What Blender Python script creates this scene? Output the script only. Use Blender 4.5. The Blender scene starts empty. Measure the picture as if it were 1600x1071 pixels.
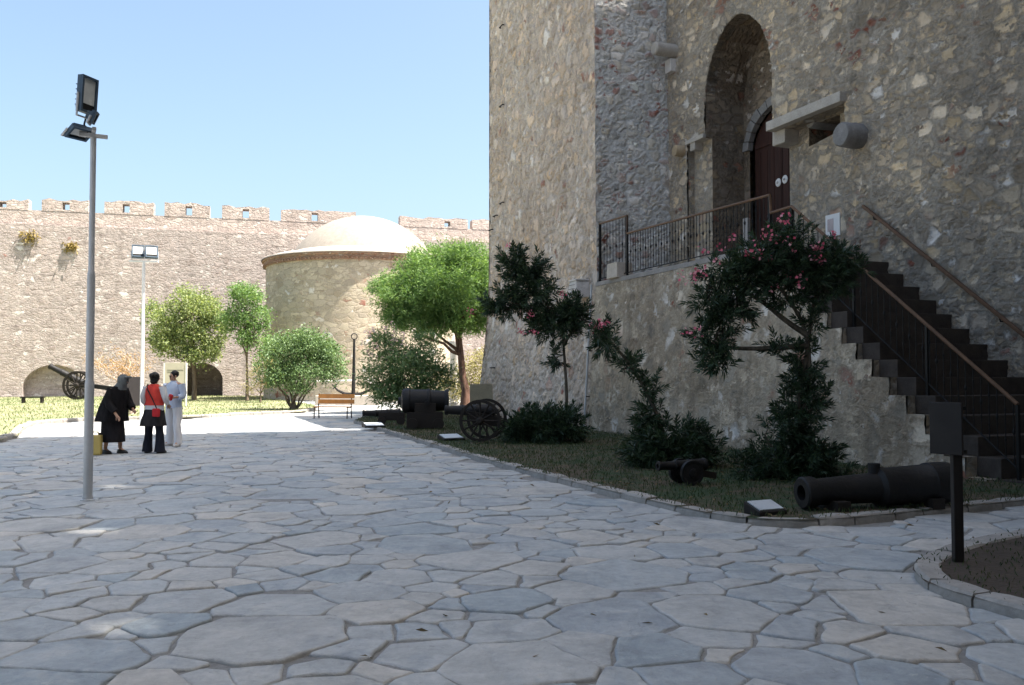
import bpy, bmesh, math, random
import numpy as np
from mathutils import Vector, Matrix
R = math.radians
random.seed(7)
rng = np.random.default_rng(11)
SC = bpy.context.scene
COL = SC.collection

# ------------------------------------------------------------------ camera
FPX, CX, CY, HOR, EYE = 1400.0, 800.0, 535.5, 587.0, 1.6
TH = math.atan((HOR - CY) / FPX)
cd = bpy.data.cameras.new('camera'); cam = bpy.data.objects.new('camera', cd); COL.objects.link(cam)
cam.location = (0, 0, EYE); cam.rotation_euler = (math.pi / 2 + TH, 0, 0)
cd.sensor_width = 36; cd.lens = 36 * FPX / 1600; cd.clip_start = .05; cd.clip_end = 3000
SC.camera = cam

def ray(x, y):
    a, b = (x - CX) / FPX, -(y - CY) / FPX
    return Vector((a, math.cos(TH) - b * math.sin(TH), math.sin(TH) + b * math.cos(TH)))
def G(x, y, z=0.0):                      # photo point -> point on level z
    d = ray(x, y); t = (z - EYE) / d.z
    return Vector((d.x * t, d.y * t, z))
def at(x, y, Y):                         # photo point at depth Y
    d = ray(x, y); t = Y / d.y
    return Vector((d.x * t, Y, EYE + d.z * t))

# ------------------------------------------------------------------ objects
def tag(o, label=None, cat=None, group=None, kind=None):
    if label: o['label'] = label
    if cat: o['category'] = cat
    if group: o['group'] = group
    if kind: o['kind'] = kind
    return o
def thing(name, label, cat, loc=(0, 0, 0), rz=0.0, group=None):
    o = bpy.data.objects.new(name, None); COL.objects.link(o)
    o.empty_display_size = .3
    o.location = loc; o.rotation_euler = (0, 0, rz)
    return tag(o, label, cat, group)
def link_mesh(name, me, parent=None):
    o = bpy.data.objects.new(name, me); COL.objects.link(o)
    if parent: o.parent = parent
    return o
def dup(o, loc=None, rz=None, label=None, parent=None):
    c = o.copy(); COL.objects.link(c)
    if parent: c.parent = parent
    if loc is not None: c.location = loc
    if rz is not None: c.rotation_euler = (0, 0, rz)
    if label: c['label'] = label
    for ch in list(o.children): dup(ch, parent=c)
    return c

class MB:
    """collects shapes, then links them as ONE mesh object"""
    def __init__(s): s.v = []; s.f = []; s.m = []; s.uv = {}
    def add(s, vs, fs, mi=0):
        o = len(s.v); s.v += [tuple(p) for p in vs]
        for f in fs: s.f.append(tuple(i + o for i in f)); s.m.append(mi)
        return s
    def box(s, c, d, rot=None, mi=0, taper=(1, 1)):
        x, y, z = d[0] / 2, d[1] / 2, d[2] / 2
        vs = []
        for k, t in ((-1, (1, 1)), (1, taper)):
            vs += [Vector((-x * t[0], -y * t[1], k * z)), Vector((x * t[0], -y * t[1], k * z)), Vector((x * t[0], y * t[1], k * z)), Vector((-x * t[0], y * t[1], k * z))]
        if rot is not None: vs = [rot @ p for p in vs]
        c = Vector(c)
        return s.add([p + c for p in vs], [(3, 2, 1, 0), (4, 5, 6, 7), (0, 1, 5, 4), (1, 2, 6, 5), (2, 3, 7, 6), (3, 0, 4, 7)], mi)
    def span(s, a, b, mi=0):
        return s.box([(a[i] + b[i]) / 2 for i in range(3)], [abs(b[i] - a[i]) for i in range(3)], None, mi)
    def tube(s, pts, rad, n=10, caps=True, mi=0, flat=1.0):
        pts = [Vector(p) for p in pts]
        if not hasattr(rad, '__len__'): rad = [rad] * len(pts)
        ref = None; vs = []; fs = []
        for i, p in enumerate(pts):
            t = (pts[min(i + 1, len(pts) - 1)] - pts[max(i - 1, 0)]).normalized()
            if ref is None:
                a = Vector((0, 0, 1)) if abs(t.z) < .9 else Vector((1, 0, 0))
                ref = t.cross(a).normalized()
            ref = (ref - t * ref.dot(t)).normalized(); b = t.cross(ref)
            for k in range(n):
                q = 2 * math.pi * k / n
                vs.append(p + ref * math.cos(q) * rad[i] + b * math.sin(q) * rad[i] * flat)
        for i in range(len(pts) - 1):
            for k in range(n):
                a, b = i * n + k, i * n + (k + 1) % n
                fs.append((a, b, b + n, a + n))
        if caps:
            fs.append(tuple(range(n - 1, -1, -1))); o = (len(pts) - 1) * n
            fs.append(tuple(range(o, o + n)))
        return s.add(vs, fs, mi)
    def lathe(s, prof, c=(0, 0, 0), axis='z', n=24, mi=0, rot=None):
        vs = []; fs = []; c = Vector(c)
        for r, h in prof:
            for k in range(n):
                q = 2 * math.pi * k / n
                p = Vector((r * math.cos(q), r * math.sin(q), h))
                if axis == 'x': p = Vector((h, p.x, p.y))
                elif axis == 'y': p = Vector((p.y, h, p.x))
                if rot is not None: p = rot @ p
                vs.append(p + c)
        for i in range(len(prof) - 1):
            for k in range(n):
                a, b = i * n + k, i * n + (k + 1) % n
                fs.append((a, b, b + n, a + n))
        fs.append(tuple(range(n - 1, -1, -1))); o = (len(prof) - 1) * n
        fs.append(tuple(range(o, o + n)))
        return s.add(vs, fs, mi)
    def loft(s, secs, n=20, mi=0, caps=True):
        """secs: (cx, cy, z, rx, ry)"""
        vs = []; fs = []
        for cx, cy, z, rx, ry in secs:
            for k in range(n):
                q = 2 * math.pi * k / n
                vs.append((cx + rx * math.cos(q), cy + ry * math.sin(q), z))
        for i in range(len(secs) - 1):
            for k in range(n):
                a, b = i * n + k, i * n + (k + 1) % n
                fs.append((a, b, b + n, a + n))
        if caps:
            fs.append(tuple(range(n - 1, -1, -1))); o = (len(secs) - 1) * n
            fs.append(tuple(range(o, o + n)))
        return s.add(vs, fs, mi)
    def cloth_loft(s, secs, n=28, mi=0, amp=.011, sub=5):
        ss = []
        for a, b in zip(secs[:-1], secs[1:]):
            for k in range(sub): ss.append(tuple(a[q] + (b[q] - a[q]) * k / sub for q in range(5)))
        ss.append(secs[-1]); ph = random.uniform(0, 9); s0 = len(s.v)
        s.loft(ss, n, mi)
        from mathutils import noise as mn
        for i in range(s0, len(s.v)):
            p = Vector(s.v[i]); w = mn.noise(Vector((p.x * 9 + ph, p.y * 9, p.z * 7))) + .6 * mn.noise(Vector((p.x * 22 + ph, p.y * 22, p.z * 5 + p.x * 9)))
            c = Vector((0, 0, p.z)); d = (p - c); d.z = 0
            if d.length > 1e-4: p += d.normalized() * w * amp
            s.v[i] = tuple(p)
        return s
    def ball(s, c, r, n=12, mi=0):
        if not hasattr(r, '__len__'): r = (r, r, r)
        m = n // 2; vs = []; fs = []; c = Vector(c)
        for i in range(m + 1):
            a = math.pi * i / m
            for k in range(n):
                q = 2 * math.pi * k / n
                vs.append(c + Vector((r[0] * math.sin(a) * math.cos(q), r[1] * math.sin(a) * math.sin(q), -r[2] * math.cos(a))))
        for i in range(m):
            for k in range(n):
                a, b = i * n + k, i * n + (k + 1) % n
                fs.append((a, b, b + n, a + n))
        return s.add(vs, fs, mi)
    def fill(s, loops, fn, mi=0):
        """flat polygon with holes in 2D, mapped to 3D by fn(a, b)"""
        bm = bmesh.new(); es = []
        for lp in loops:
            vs = [bm.verts.new((p[0], p[1], 0)) for p in lp]
            es += [bm.edges.new((vs[i], vs[(i + 1) % len(vs)])) for i in range(len(vs))]
        bmesh.ops.triangle_fill(bm, use_beauty=True, edges=es, normal=(0, 0, 1))
        bm.verts.index_update()
        s.add([fn(v.co.x, v.co.y) for v in bm.verts], [[v.index for v in f.verts] for f in bm.faces], mi)
        bm.free(); return s
    def build(s, name, mats, parent=None, smooth=False, bevel=0.0, boxuv=True, weld=True, jit=0.0, recalc=True):
        me = bpy.data.meshes.new(name)
        me.from_pydata(s.v, [], s.f)
        if not isinstance(mats, (list, tuple)): mats = [mats]
        for m in mats: me.materials.append(m)
        me.polygons.foreach_set('material_index', s.m)
        bm = bmesh.new(); bm.from_mesh(me)
        if weld: bmesh.ops.remove_doubles(bm, verts=bm.verts, dist=1e-5)
        if recalc: bmesh.ops.recalc_face_normals(bm, faces=bm.faces)
        if bevel:
            es = [e for e in bm.edges if len(e.link_faces) == 2 and e.calc_face_angle(0) > .5]
            bmesh.ops.bevel(bm, geom=es, offset=bevel, segments=2, profile=.6, affect='EDGES', clamp_overlap=True)
        if jit:
            for v in bm.verts: v.co += Vector((random.uniform(-jit, jit), random.uniform(-jit, jit), random.uniform(-jit, jit)))
        if boxuv:
            uvl = bm.loops.layers.uv.new('UVMap')
            for f in bm.faces:
                n = f.normal; ax = max(range(3), key=lambda i: abs(n[i]) * (.8 if i == 2 else 1))
                for l in f.loops:
                    c = l.vert.co
                    l[uvl].uv = (c.y, c.z) if ax == 0 else ((c.x, c.z) if ax == 1 else (c.x, c.y))
        for f in bm.faces: f.smooth = smooth
        bm.to_mesh(me); bm.free()
        if smooth:
            try: me.set_sharp_from_angle(angle=R(40))
            except Exception: pass
        return link_mesh(name, me, parent)

# ------------------------------------------------------------------ materials
class NT:
    def __init__(s, name):
        s.mat = bpy.data.materials.new(name); s.mat.use_nodes = True
        s.t = s.mat.node_tree; s.t.nodes.clear()
    def n(s, ty, ins=None, **kw):
        nd = s.t.nodes.new(ty)
        for k, v in kw.items(): setattr(nd, k, v)
        for k, v in (ins or {}).items(): s.put(nd.inputs[k], v)
        return nd
    def put(s, sock, v):
        if isinstance(v, bpy.types.NodeSocket): s.t.links.new(v, sock)
        else: sock.default_value = v
    def math(s, op, a, b=None, c=None, clamp=False):
        nd = s.t.nodes.new('ShaderNodeMath'); nd.operation = op; nd.use_clamp = clamp
        for i, v in enumerate((a, b, c)):
            if v is not None: s.put(nd.inputs[i], v)
        return nd.outputs[0]
    def mix(s, f, a, b, blend='MIX'):
        nd = s.t.nodes.new('ShaderNodeMix'); nd.data_type = 'RGBA'; nd.blend_type = blend; nd.clamp_factor = True
        s.put(nd.inputs[0], f); s.put(nd.inputs[6], a if isinstance(a, bpy.types.NodeSocket) else c4(a)); s.put(nd.inputs[7], b if isinstance(b, bpy.types.NodeSocket) else c4(b))
        return nd.outputs[2]
    def fmix(s, f, a, b):
        nd = s.t.nodes.new('ShaderNodeMix'); nd.data_type = 'FLOAT'
        s.put(nd.inputs[0], f); s.put(nd.inputs[2], a); s.put(nd.inputs[3], b); return nd.outputs[0]
    def ramp(s, f, stops, interp='LINEAR'):
        nd = s.t.nodes.new('ShaderNodeValToRGB'); cr = nd.color_ramp; cr.interpolation = interp
        while len(cr.elements) < len(stops): cr.elements.new(.5)
        for e, (p, c) in zip(cr.elements, stops): e.position = p; e.color = c4(c)
        s.put(nd.inputs[0], f); return nd.outputs[0]
    def noise(s, vec, scale, detail=4, rough=.55, dist=0, col=False):
        nd = s.n('ShaderNodeTexNoise', {'Vector': vec, 'Scale': scale, 'Detail': detail, 'Roughness': rough, 'Distortion': dist})
        return nd.outputs[1 if col else 0]
    def mapv(s, vec, sc=(1, 1, 1), loc=(0, 0, 0), rot=(0, 0, 0)):
        return s.n('ShaderNodeMapping', {'Vector': vec, 'Scale': sc, 'Location': loc, 'Rotation': rot}).outputs[0]
    def mr(s, v, a, b, c=0.0, d=1.0):
        return s.n('ShaderNodeMapRange', {0: v, 1: a, 2: b, 3: c, 4: d}).outputs[0]
    def out(s, color, rough=.8, bump=None, bdist=.02, bstr=1.0, metal=0.0, spec=.3, transl=0.0, tcol=None):
        p = s.n('ShaderNodeBsdfPrincipled')
        s.put(p.inputs['Base Color'], color if isinstance(color, bpy.types.NodeSocket) else c4(color))
        s.put(p.inputs['Roughness'], rough); p.inputs['Metallic'].default_value = metal
        p.inputs['Specular IOR Level'].default_value = spec
        if bump is not None:
            b = s.n('ShaderNodeBump', {'Height': bump, 'Distance': bdist, 'Strength': bstr})
            s.put(p.inputs['Normal'], b.outputs[0])
        sh = p.outputs[0]
        if transl:
            tr = s.n('ShaderNodeBsdfTranslucent'); s.put(tr.inputs[0], tcol if tcol is not None else color)
            mx = s.n('ShaderNodeMixShader', {0: transl}); s.put(mx.inputs[1], sh); s.put(mx.inputs[2], tr.outputs[0]); sh = mx.outputs[0]
        o = s.n('ShaderNodeOutputMaterial'); s.put(o.inputs[0], sh)
        return s.mat
def c4(c):
    return (c[0], c[1], c[2], 1.0)
def plain(name, col, rough=.6, metal=0.0, var=.25, scale=6.0, bump=.0, spec=.3):
    """painted / cast / cloth surface with uneven wear"""
    t = NT(name); co = t.n('ShaderNodeTexCoord').outputs['Object']
    n = t.noise(co, scale, 6, .6); n2 = t.noise(co, scale * 7, 3, .6)
    f = t.math('ADD', t.math('MULTIPLY', n, .7), t.math('MULTIPLY', n2, .3))
    lo = [x * (1 - var) for x in col]; hi = [min(1, x * (1 + var)) for x in col]
    c = t.ramp(f, [(.3, lo), (.7, hi)])
    return t.out(c, t.mr(n, .3, .7, max(.05, rough - .12), min(1, rough + .12)), n2 if bump else None, bump or .01, 1, metal, spec)

def masonry(name, sx, sy, pal, mortar, mw=.06, warp=.12, brick=.05, smear=.35, dark=(.62, .62, .66), bd=.035, small=2.2, patch=.25, whiteness=.06, small_amt=.5, stain=.3, contrast=1.0, course=0.0, disp=0.0):
    t = NT(name); uv = t.n('ShaderNodeTexCoord').outputs['UV']
    def warped(v, scale, amt, det):
        nz = t.noise(uv, scale, det, .65, 0, True)
        off = t.n('ShaderNodeVectorMath', {0: nz, 1: (.5, .5, .5)}, operation='SUBTRACT').outputs[0]
        off = t.n('ShaderNodeVectorMath', {0: off, 'Scale': amt}, operation='SCALE').outputs[0]
        return t.n('ShaderNodeVectorMath', {0: v, 1: off}, operation='ADD').outputs[0]
    w = warped(uv, 1.5, warp, 3); w = warped(w, 6.5, warp * .75, 4)
    sel = t.mr(t.noise(uv, 1.3, 4, .7), .5 + (.5 - small_amt) * .3 - .02, .5 + (.5 - small_amt) * .3 + .02)
    def cells(k, lx):
        v = t.mapv(w, (sx * k, sy * k, 1), (lx, lx * .7, 0))
        a = t.n('ShaderNodeTexVoronoi', {'Vector': v, 'Scale': 1.0, 'Randomness': .95}, voronoi_dimensions='2D', feature='F1')
        b = t.n('ShaderNodeTexVoronoi', {'Vector': v, 'Scale': 1.0, 'Randomness': .95}, voronoi_dimensions='2D', feature='DISTANCE_TO_EDGE')
        return a.outputs['Color'], t.math('DIVIDE', b.outputs['Distance'], math.sqrt(sx * sy) * k), t.math('DIVIDE', a.outputs['Distance'], math.sqrt(sx * sy) * k)
    c1, e1, f1 = cells(1, 0); c2, e2, f2 = cells(small, 13.7)
    cc = t.mix(sel, c1, c2); ed = t.fmix(sel, e1, e2); fd = t.fmix(sel, f1, f2)
    sp = t.n('ShaderNodeSeparateColor', {0: cc})
    r, g, b = sp.outputs[0], sp.outputs[1], sp.outputs[2]
    col = t.ramp(r, pal)
    fine = t.noise(uv, 12, 8, .72); grit = t.noise(uv, 55, 4, .65)
    big = t.noise(uv, patch, 5, .6); mid = t.noise(uv, 1.9, 6, .68)
    bpatch = t.mr(t.noise(uv, .45, 3, .6), .42, .62)
    isb = t.math('MULTIPLY', t.mr(b, 1 - brick * 3 - .005, 1 - brick * 3), bpatch)
    col = t.mix(isb, col, t.mix(g, (.36, .115, .07), (.27, .13, .10)))
    col = t.mix(t.mr(g, 1 - whiteness, 1 - whiteness + .02), col, (.60, .56, .51))
    lum = t.math('MULTIPLY', t.math('ADD', 1.0 - .32 * contrast, t.math('MULTIPLY', g, .62 * contrast)), t.math('ADD', .62, t.math('MULTIPLY', fine, .76)))
    col = t.mix(1.0, col, t.n('ShaderNodeCombineColor', {0: lum, 1: lum, 2: lum}).outputs[0], 'MULTIPLY')
    mort = t.mix(t.mr(fine, .28, .72), [x * .62 for x in mortar], [min(1, x * 1.25) for x in mortar])
    edn = t.math('ADD', ed, t.math('MULTIPLY', t.math('SUBTRACT', fine, .5), mw * 2.2))
    sm = t.mr(mid, .44, .66, 0, smear)
    mask = t.mr(t.math('SUBTRACT', edn, t.math('MULTIPLY', sm, .07)), -mw * .2, mw)
    mask = t.math('MULTIPLY', mask, t.math('SUBTRACT', 1.0, t.math('MULTIPLY', sm, .8)))
    col = t.mix(mask, mort, col)
    # lime bloom and grey weathering in broad uneven patches
    col = t.mix(t.mr(t.math('ADD', t.math('MULTIPLY', mid, .6), t.math('MULTIPLY', fine, .4)), .56, .72, 0, .45), col, [min(1, x * 1.45) for x in mortar])
    col = t.mix(t.mr(big, .36, .64), t.mix(1.0, col, dark, 'MULTIPLY'), col)
    # open joints: small dark hollows
    hol = t.math('MULTIPLY', t.mr(grit, .58, .66), t.math('SUBTRACT', 1.0, t.mr(ed, 0.0, mw * .8)))
    col = t.mix(t.math('MULTIPLY', hol, .7), col, (.05, .043, .036))
    if course:
        cs = t.noise(t.mapv(w, (.35, 4.2, 1)), 1.0, 5, .7)
        col = t.mix(t.mr(cs, .52, .70, 0, course), col, t.mix(1.0, col, (.56, .53, .52), 'MULTIPLY'))
    st = t.noise(t.mapv(uv, (1.6, .12, 1)), 1.0, 6, .65)
    col = t.mix(t.mr(st, .50, .76, 0, stain), col, t.mix(1.0, col, (.45, .44, .43), 'MULTIPLY'))
    dome_ = t.math('SUBTRACT', 1.0, t.math('MULTIPLY', fd, 1.4))
    h = t.math('ADD', t.math('MULTIPLY', mask, t.math('ADD', .45, t.math('MULTIPLY', dome_, .35))), t.math('ADD', t.math('MULTIPLY', fine, .4), t.math('MULTIPLY', grit, .12)))
    h = t.math('SUBTRACT', h, t.math('MULTIPLY', hol, .5))
    if disp:
        m_ = t.out(col, .92, None, bd, 1.0, 0, .12)
        dn = t.n('ShaderNodeDisplacement', {'Height': h, 'Midlevel': 1.15, 'Scale': disp})
        o_ = next(n for n in t.t.nodes if n.type == 'OUTPUT_MATERIAL'); t.t.links.new(dn.outputs[0], o_.inputs['Displacement'])
        m_.displacement_method = 'BOTH'; return m_
    return t.out(col, .92, h, bd, 1.0, 0, .12)

M = {}
def sc(pal, k, w=(1, 1, 1)): return [(p, tuple(min(.75, x * k * y) for x, y in zip(c, w))) for p, c in pal]
greys = [(0, (.20, .195, .18)), (.22, (.28, .265, .235)), (.4, (.34, .295, .23)), (.55, (.235, .235, .23)), (.7, (.39, .345, .28)), (.85, (.29, .28, .27)), (1, (.46, .43, .38))]
M['keep_tan'] = masonry('keep_tan_rubble', 1.9, 1.9, sc([(0, (.46, .40, .33)), (.2, (.56, .47, .37)), (.4, (.49, .445, .39)), (.55, (.60, .47, .32)), (.7, (.52, .46, .39)), (.85, (.43, .40, .36)), (1, (.66, .60, .53))], 1.12, (1.03, .98, .97)), (.64, .56, .475), .075, .24, .02, .7, (.84, .80, .76), .04, 2.0, .22, .08, .55, .22, 1.05, 0, .06)
M['keep_grey'] = masonry('keep_grey_rubble', 2.6, 4.0, sc(greys, 1.75), (.60, .59, .57), .055, .17, .10, .7, (.88, .90, .91), .04, 2.0, .3, .14, .5, .2, 1.1, 0, .04)
M['keep_gate'] = masonry('keep_gate_rubble', 2.4, 3.7, sc([(0, (.25, .225, .19)), (.2, (.35, .30, .235)), (.4, (.26, .245, .22)), (.6, (.43, .355, .25)), (.8, (.32, .285, .245)), (1, (.50, .44, .365))], 1.42, (1.07, 1.0, .91)), (.46, .41, .34), .055, .19, .03, .5, (.66, .67, .69), .045, 1.9, .25, .06, .5, .3)
M['keep_gate_face'] = masonry('keep_gate_face_rubble', 2.4, 3.7, sc([(0, (.25, .225, .19)), (.2, (.35, .30, .235)), (.4, (.26, .245, .22)), (.6, (.43, .355, .25)), (.8, (.32, .285, .245)), (1, (.50, .44, .365))], 1.42, (1.07, 1.0, .91)), (.46, .41, .34), .055, .19, .03, .5, (.66, .67, .69), .045, 1.9, .25, .06, .5, .3, 1.3, 0, .07)
M['retain'] = masonry('rendered_rubble', 2.3, 2.3, [(0, (.34, .29, .22)), (.3, (.55, .45, .33)), (.55, (.36, .325, .27)), (.8, (.62, .52, .39)), (1, (.74, .66, .55))], (.54, .455, .345), .085, .24, .03, .5, (.74, .72, .70), .05, 2.0, .4, .12, .5, .75, 1.0, 0, .05)
fwp = [(0, (.56, .46, .40)), (.3, (.66, .55, .485)), (.5, (.48, .41, .365)), (.75, (.72, .61, .54)), (1, (.60, .52, .46))]
M['far_wall'] = masonry('curtain_wall_stone', 1.5, 3.4, sc(fwp, .78, (.99, .99, 1.0)), (.48, .415, .375), .06, .34, .0, .9, (.84, .85, .88), .04, 1.8, .055, .10, .5, .45, .75, .9)
M['parapet'] = masonry('parapet_stone', 1.5, 3.0, sc(fwp, .88), (.53, .455, .41), .06, .3, .0, .7, (.86, .85, .86), .05, 1.8, .07, .10, .5, .3, .7, .5)
M['keep_niche'] = masonry('dark_niche_rubble', 2.4, 3.7, [(0, (.17, .14, .11)), (.2, (.25, .20, .15)), (.4, (.19, .17, .145)), (.6, (.31, .235, .15)), (.8, (.23, .195, .16)), (1, (.36, .30, .23))], (.26, .215, .165), .05, .19, .02, .7, (.62, .58, .55), .05, 1.9, .5, .03, .5, .5)  # darker brown rubble for the gate niche and wall cavity
M['drum'] = masonry('drum_ashlar', 1.5, 2.9, [(0, (.42, .345, .245)), (.25, (.53, .445, .325)), (.5, (.45, .385, .30)), (.75, (.60, .515, .38)), (1, (.51, .435, .335))], (.52, .44, .335), .045, .14, .012, .5, (.88, .88, .90), .04, 1.5, .12, .06, .4, .2, .7)

def soft_stone(name, base, var=.2, streak=.0, bd=.015, sc=3.0):
    t = NT(name); co = t.n('ShaderNodeTexCoord').outputs['Object']
    a = t.noise(co, sc, 6, .62); b = t.noise(co, sc * 9, 5, .65)
    c = t.ramp(a, [(.28, [x * (1 - var) for x in base]), (.5, base), (.74, [min(1, x * (1 + var)) for x in base])])
    c = t.mix(t.mr(b, .35, .7, 0, .5), c, t.mix(1.0, c, (.62, .6, .58), 'MULTIPLY'))
    if streak:
        s_ = t.noise(t.mapv(co, (2, 2, .2)), 1.0, 4, .6)
        c = t.mix(t.mr(s_, .5, .75, 0, streak), c, t.mix(1.0, c, (.55, .53, .52), 'MULTIPLY'))
    return t.out(c, .88, b, bd, 1, 0, .2)
M['marble'] = soft_stone('weathered_marble', (.60, .57, .54), .15, .3)
M['pale_block'] = soft_stone('pale_limestone', (.52, .46, .39), .18, .3)
M['lintel'] = soft_stone('lintel_stone', (.43, .40, .36), .2, .2)
M['tan_block'] = soft_stone('tan_sandstone', (.42, .33, .22), .25, .2)
M['grey_block'] = soft_stone('grey_granite', (.24, .235, .23), .25, .2)
M['step'] = soft_stone('dark_step_stone', (.068, .056, .048), .3, .0, .012, 4)
M['deck'] = soft_stone('landing_stone', (.30, .28, .26), .2)
M['kerb'] = soft_stone('kerb_stone', (.34, .32, .295), .22, 0, .012, 2.2)
M['plaster_dome'] = soft_stone('dome_plaster', (.31, .28, .24), .08, .25, .01, .6)
M['apron'] = soft_stone('dome_apron_mortar', (.42, .38, .335), .06, .1, .01, .8)
M['slab'] = soft_stone('olive_grey_slab', (.27, .24, .17), .15)
M['iron'] = plain('black_iron', (.012, .0115, .0115), .55, .3, .35, 5)
M['castiron'] = plain('old_cast_iron', (.014, .0135, .014), .6, .2, .4, 4, .006)
M['oldwood'] = plain('tarred_timber', (.020, .016, .013), .8, 0, .4, 5, .006)
M['handrail'] = plain('rusty_brown_handrail', (.125, .068, .038), .5, .1, .4, 7)
M['galv'] = plain('galvanised_steel', (.44, .45, .46), .5, .35, .15, 4)
M['whitepaint'] = plain('white_paint', (.74, .73, .71), .5, 0, .08, 5)
M['lampbody'] = plain('lamp_housing', (.055, .085, .12), .5, .2, .2, 6)
M['glass_lamp'] = plain('lamp_front_glass', (.52, .54, .53), .18, 0, .12, 8, 0, .6)
M['bench_wood'] = plain('varnished_orange_wood', (.52, .22, .055), .5, 0, .25, 5)
M['box_white'] = plain('white_utility_box', (.60, .66, .70), .5, 0, .08, 5)
M['yellow'] = plain('yellow_plastic', (.50, .38, .12), .55, 0, .12, 5)
M['board'] = plain('beige_board', (.50, .46, .36), .6, 0, .08, 4)
M['paper'] = plain('white_notice', (.66, .66, .66), .7, 0, .05, 5)
M['plaque'] = plain('pale_plaque', (.50, .53, .56), .35, 0, .1, 6, 0, .5)
M['darkpanel'] = plain('dark_sign_board', (.012, .0095, .009), .6, 0, .3, 5)
M['soil'] = plain('bare_soil', (.065, .05, .038), .95, 0, .35, 3, .02)

# wooden gate leaf: vertical boards
t = NT('dark_gate_wood'); co = t.n('ShaderNodeTexCoord').outputs['Object']
g_ = t.noise(t.mapv(co, (9, 9, .7)), 1.4, 6, .6)
M['gate'] = t.out(t.ramp(g_, [(.3, (.020, .008, .006)), (.7, (.048, .018, .013))]), .6, g_, .01, 1, 0, .3)
# bark
def bark(name, a, b):
    t = NT(name); co = t.n('ShaderNodeTexCoord').outputs['Object']
    n = t.noise(t.mapv(co, (9, 9, 2.2)), 1.5, 6, .65)
    return t.out(t.ramp(n, [(.32, a), (.68, b)]), .9, n, .02, 1, 0, .1)
M['bark'] = bark('grey_brown_bark', (.09, .065, .05), (.22, .17, .13))
M['bark_pine'] = bark('pine_bark', (.10, .055, .04), (.26, .16, .12))
M['bark_pale'] = bark('pale_bark', (.36, .28, .24), (.58, .49, .43))
M['bark_ole'] = bark('oleander_stem', (.05, .045, .035), (.14, .12, .095))

def leafmat(name, dark, lite, transl=.3, rough=.5):
    t = NT(name)
    r = t.n('ShaderNodeAttribute', attribute_name='rnd').outputs['Fac']
    co = t.n('ShaderNodeTexCoord').outputs['Object']
    n = t.noise(co, .9, 3, .6)
    f = t.math('ADD', t.math('MULTIPLY', r, .6), t.math('MULTIPLY', n, .45))
    c = t.ramp(f, [(.15, dark), (.85, lite)])
    return t.out(c, rough, None, 0, 1, 0, .3, transl, t.mix(1.0, c, (1.15, 1.2, .6), 'MULTIPLY'))
M['l_ole'] = leafmat('oleander_leaf', (.018, .036, .020), (.055, .09, .048), .15, .42)
M['l_pine'] = leafmat('pine_needles', (.040, .115, .038), (.25, .37, .13), .4, .6)
M['l_bush'] = leafmat('bush_leaf', (.055, .115, .045), (.21, .30, .13), .25, .5)
M['l_yel'] = leafmat('yellow_green_leaf', (.11, .17, .07), (.38, .42, .20), .4, .55)
M['l_green'] = leafmat('fresh_green_leaf', (.07, .16, .055), (.26, .37, .14), .35, .5)
M['l_dry'] = leafmat('dry_orange_leaf', (.30, .17, .07), (.50, .33, .17), .3, .7)
M['l_drygreen'] = leafmat('straw_leaf', (.22, .19, .08), (.40, .36, .18), .3, .7)
M['l_must'] = leafmat('mustard_leaf', (.22, .16, .05), (.36, .28, .11), .25, .7)
t = NT('pink_oleander_petal'); r = t.n('ShaderNodeAttribute', attribute_name='rnd').outputs['Fac']
M['petal'] = t.out(t.ramp(r, [(0, (.62, .10, .17)), (.6, (.72, .20, .27)), (1, (.80, .42, .46))]), .6, None, 0, 1, 0, .2, .25)
t = NT('pale_oleander_petal'); r = t.n('ShaderNodeAttribute', attribute_name='rnd').outputs['Fac']
M['petal_pale'] = t.out(t.ramp(r, [(0, (.74, .40, .42)), (1, (.82, .66, .64))]), .6, None, 0, 1, 0, .2, .25)

# ------------------------------------------------------------------ world, sun
KD = Vector((.3552, -.9348, 0)); KN = Vector((.9348, .3552, 0))      # keep axes: along the gate wall, into the wall
s_xy = (KD * .50 + KN * .866).normalized(); SUN_EL = R(64)
az = math.atan2(s_xy.x, s_xy.y)
wd = bpy.data.worlds.new('World'); SC.world = wd; wd.use_nodes = True
wt = wd.node_tree; bg = wt.nodes['Background']
sk = wt.nodes.new('ShaderNodeTexSky'); sk.sky_type = 'NISHITA'; sk.sun_disc = False
sk.sun_elevation = SUN_EL; sk.sun_rotation = az; sk.altitude = 0; sk.air_density = 1.0; sk.dust_density = 4.0; sk.ozone_density = 1.0
tn = wt.nodes.new('ShaderNodeMix'); tn.data_type = 'RGBA'; tn.blend_type = 'MULTIPLY'; tn.inputs[0].default_value = 1; tn.inputs[7].default_value = (.96, 1.0, .97, 1)
wt.links.new(sk.outputs[0], tn.inputs[6]); wt.links.new(tn.outputs[2], bg.inputs[0]); bg.inputs[1].default_value = .090
sl = bpy.data.lights.new('sun', 'SUN'); so = bpy.data.objects.new('sun', sl); COL.objects.link(so)
sl.energy = 4.8; sl.angle = R(.53); sl.color = (1.0, .93, .84)
sd = Vector((s_xy.x * math.cos(SUN_EL), s_xy.y * math.cos(SUN_EL), math.sin(SUN_EL)))
so.rotation_euler = sd.to_track_quat('Z', 'Y').to_euler(); so.location = (30, 0, 60)
SC.view_settings.view_transform = 'Standard'; SC.view_settings.look = 'None'; SC.view_settings.gamma = 1
SC.view_settings.exposure = 1.82
SC.cycles.use_denoising = True
SC.cycles.max_bounces = 6; SC.cycles.diffuse_bounces = 4

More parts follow.
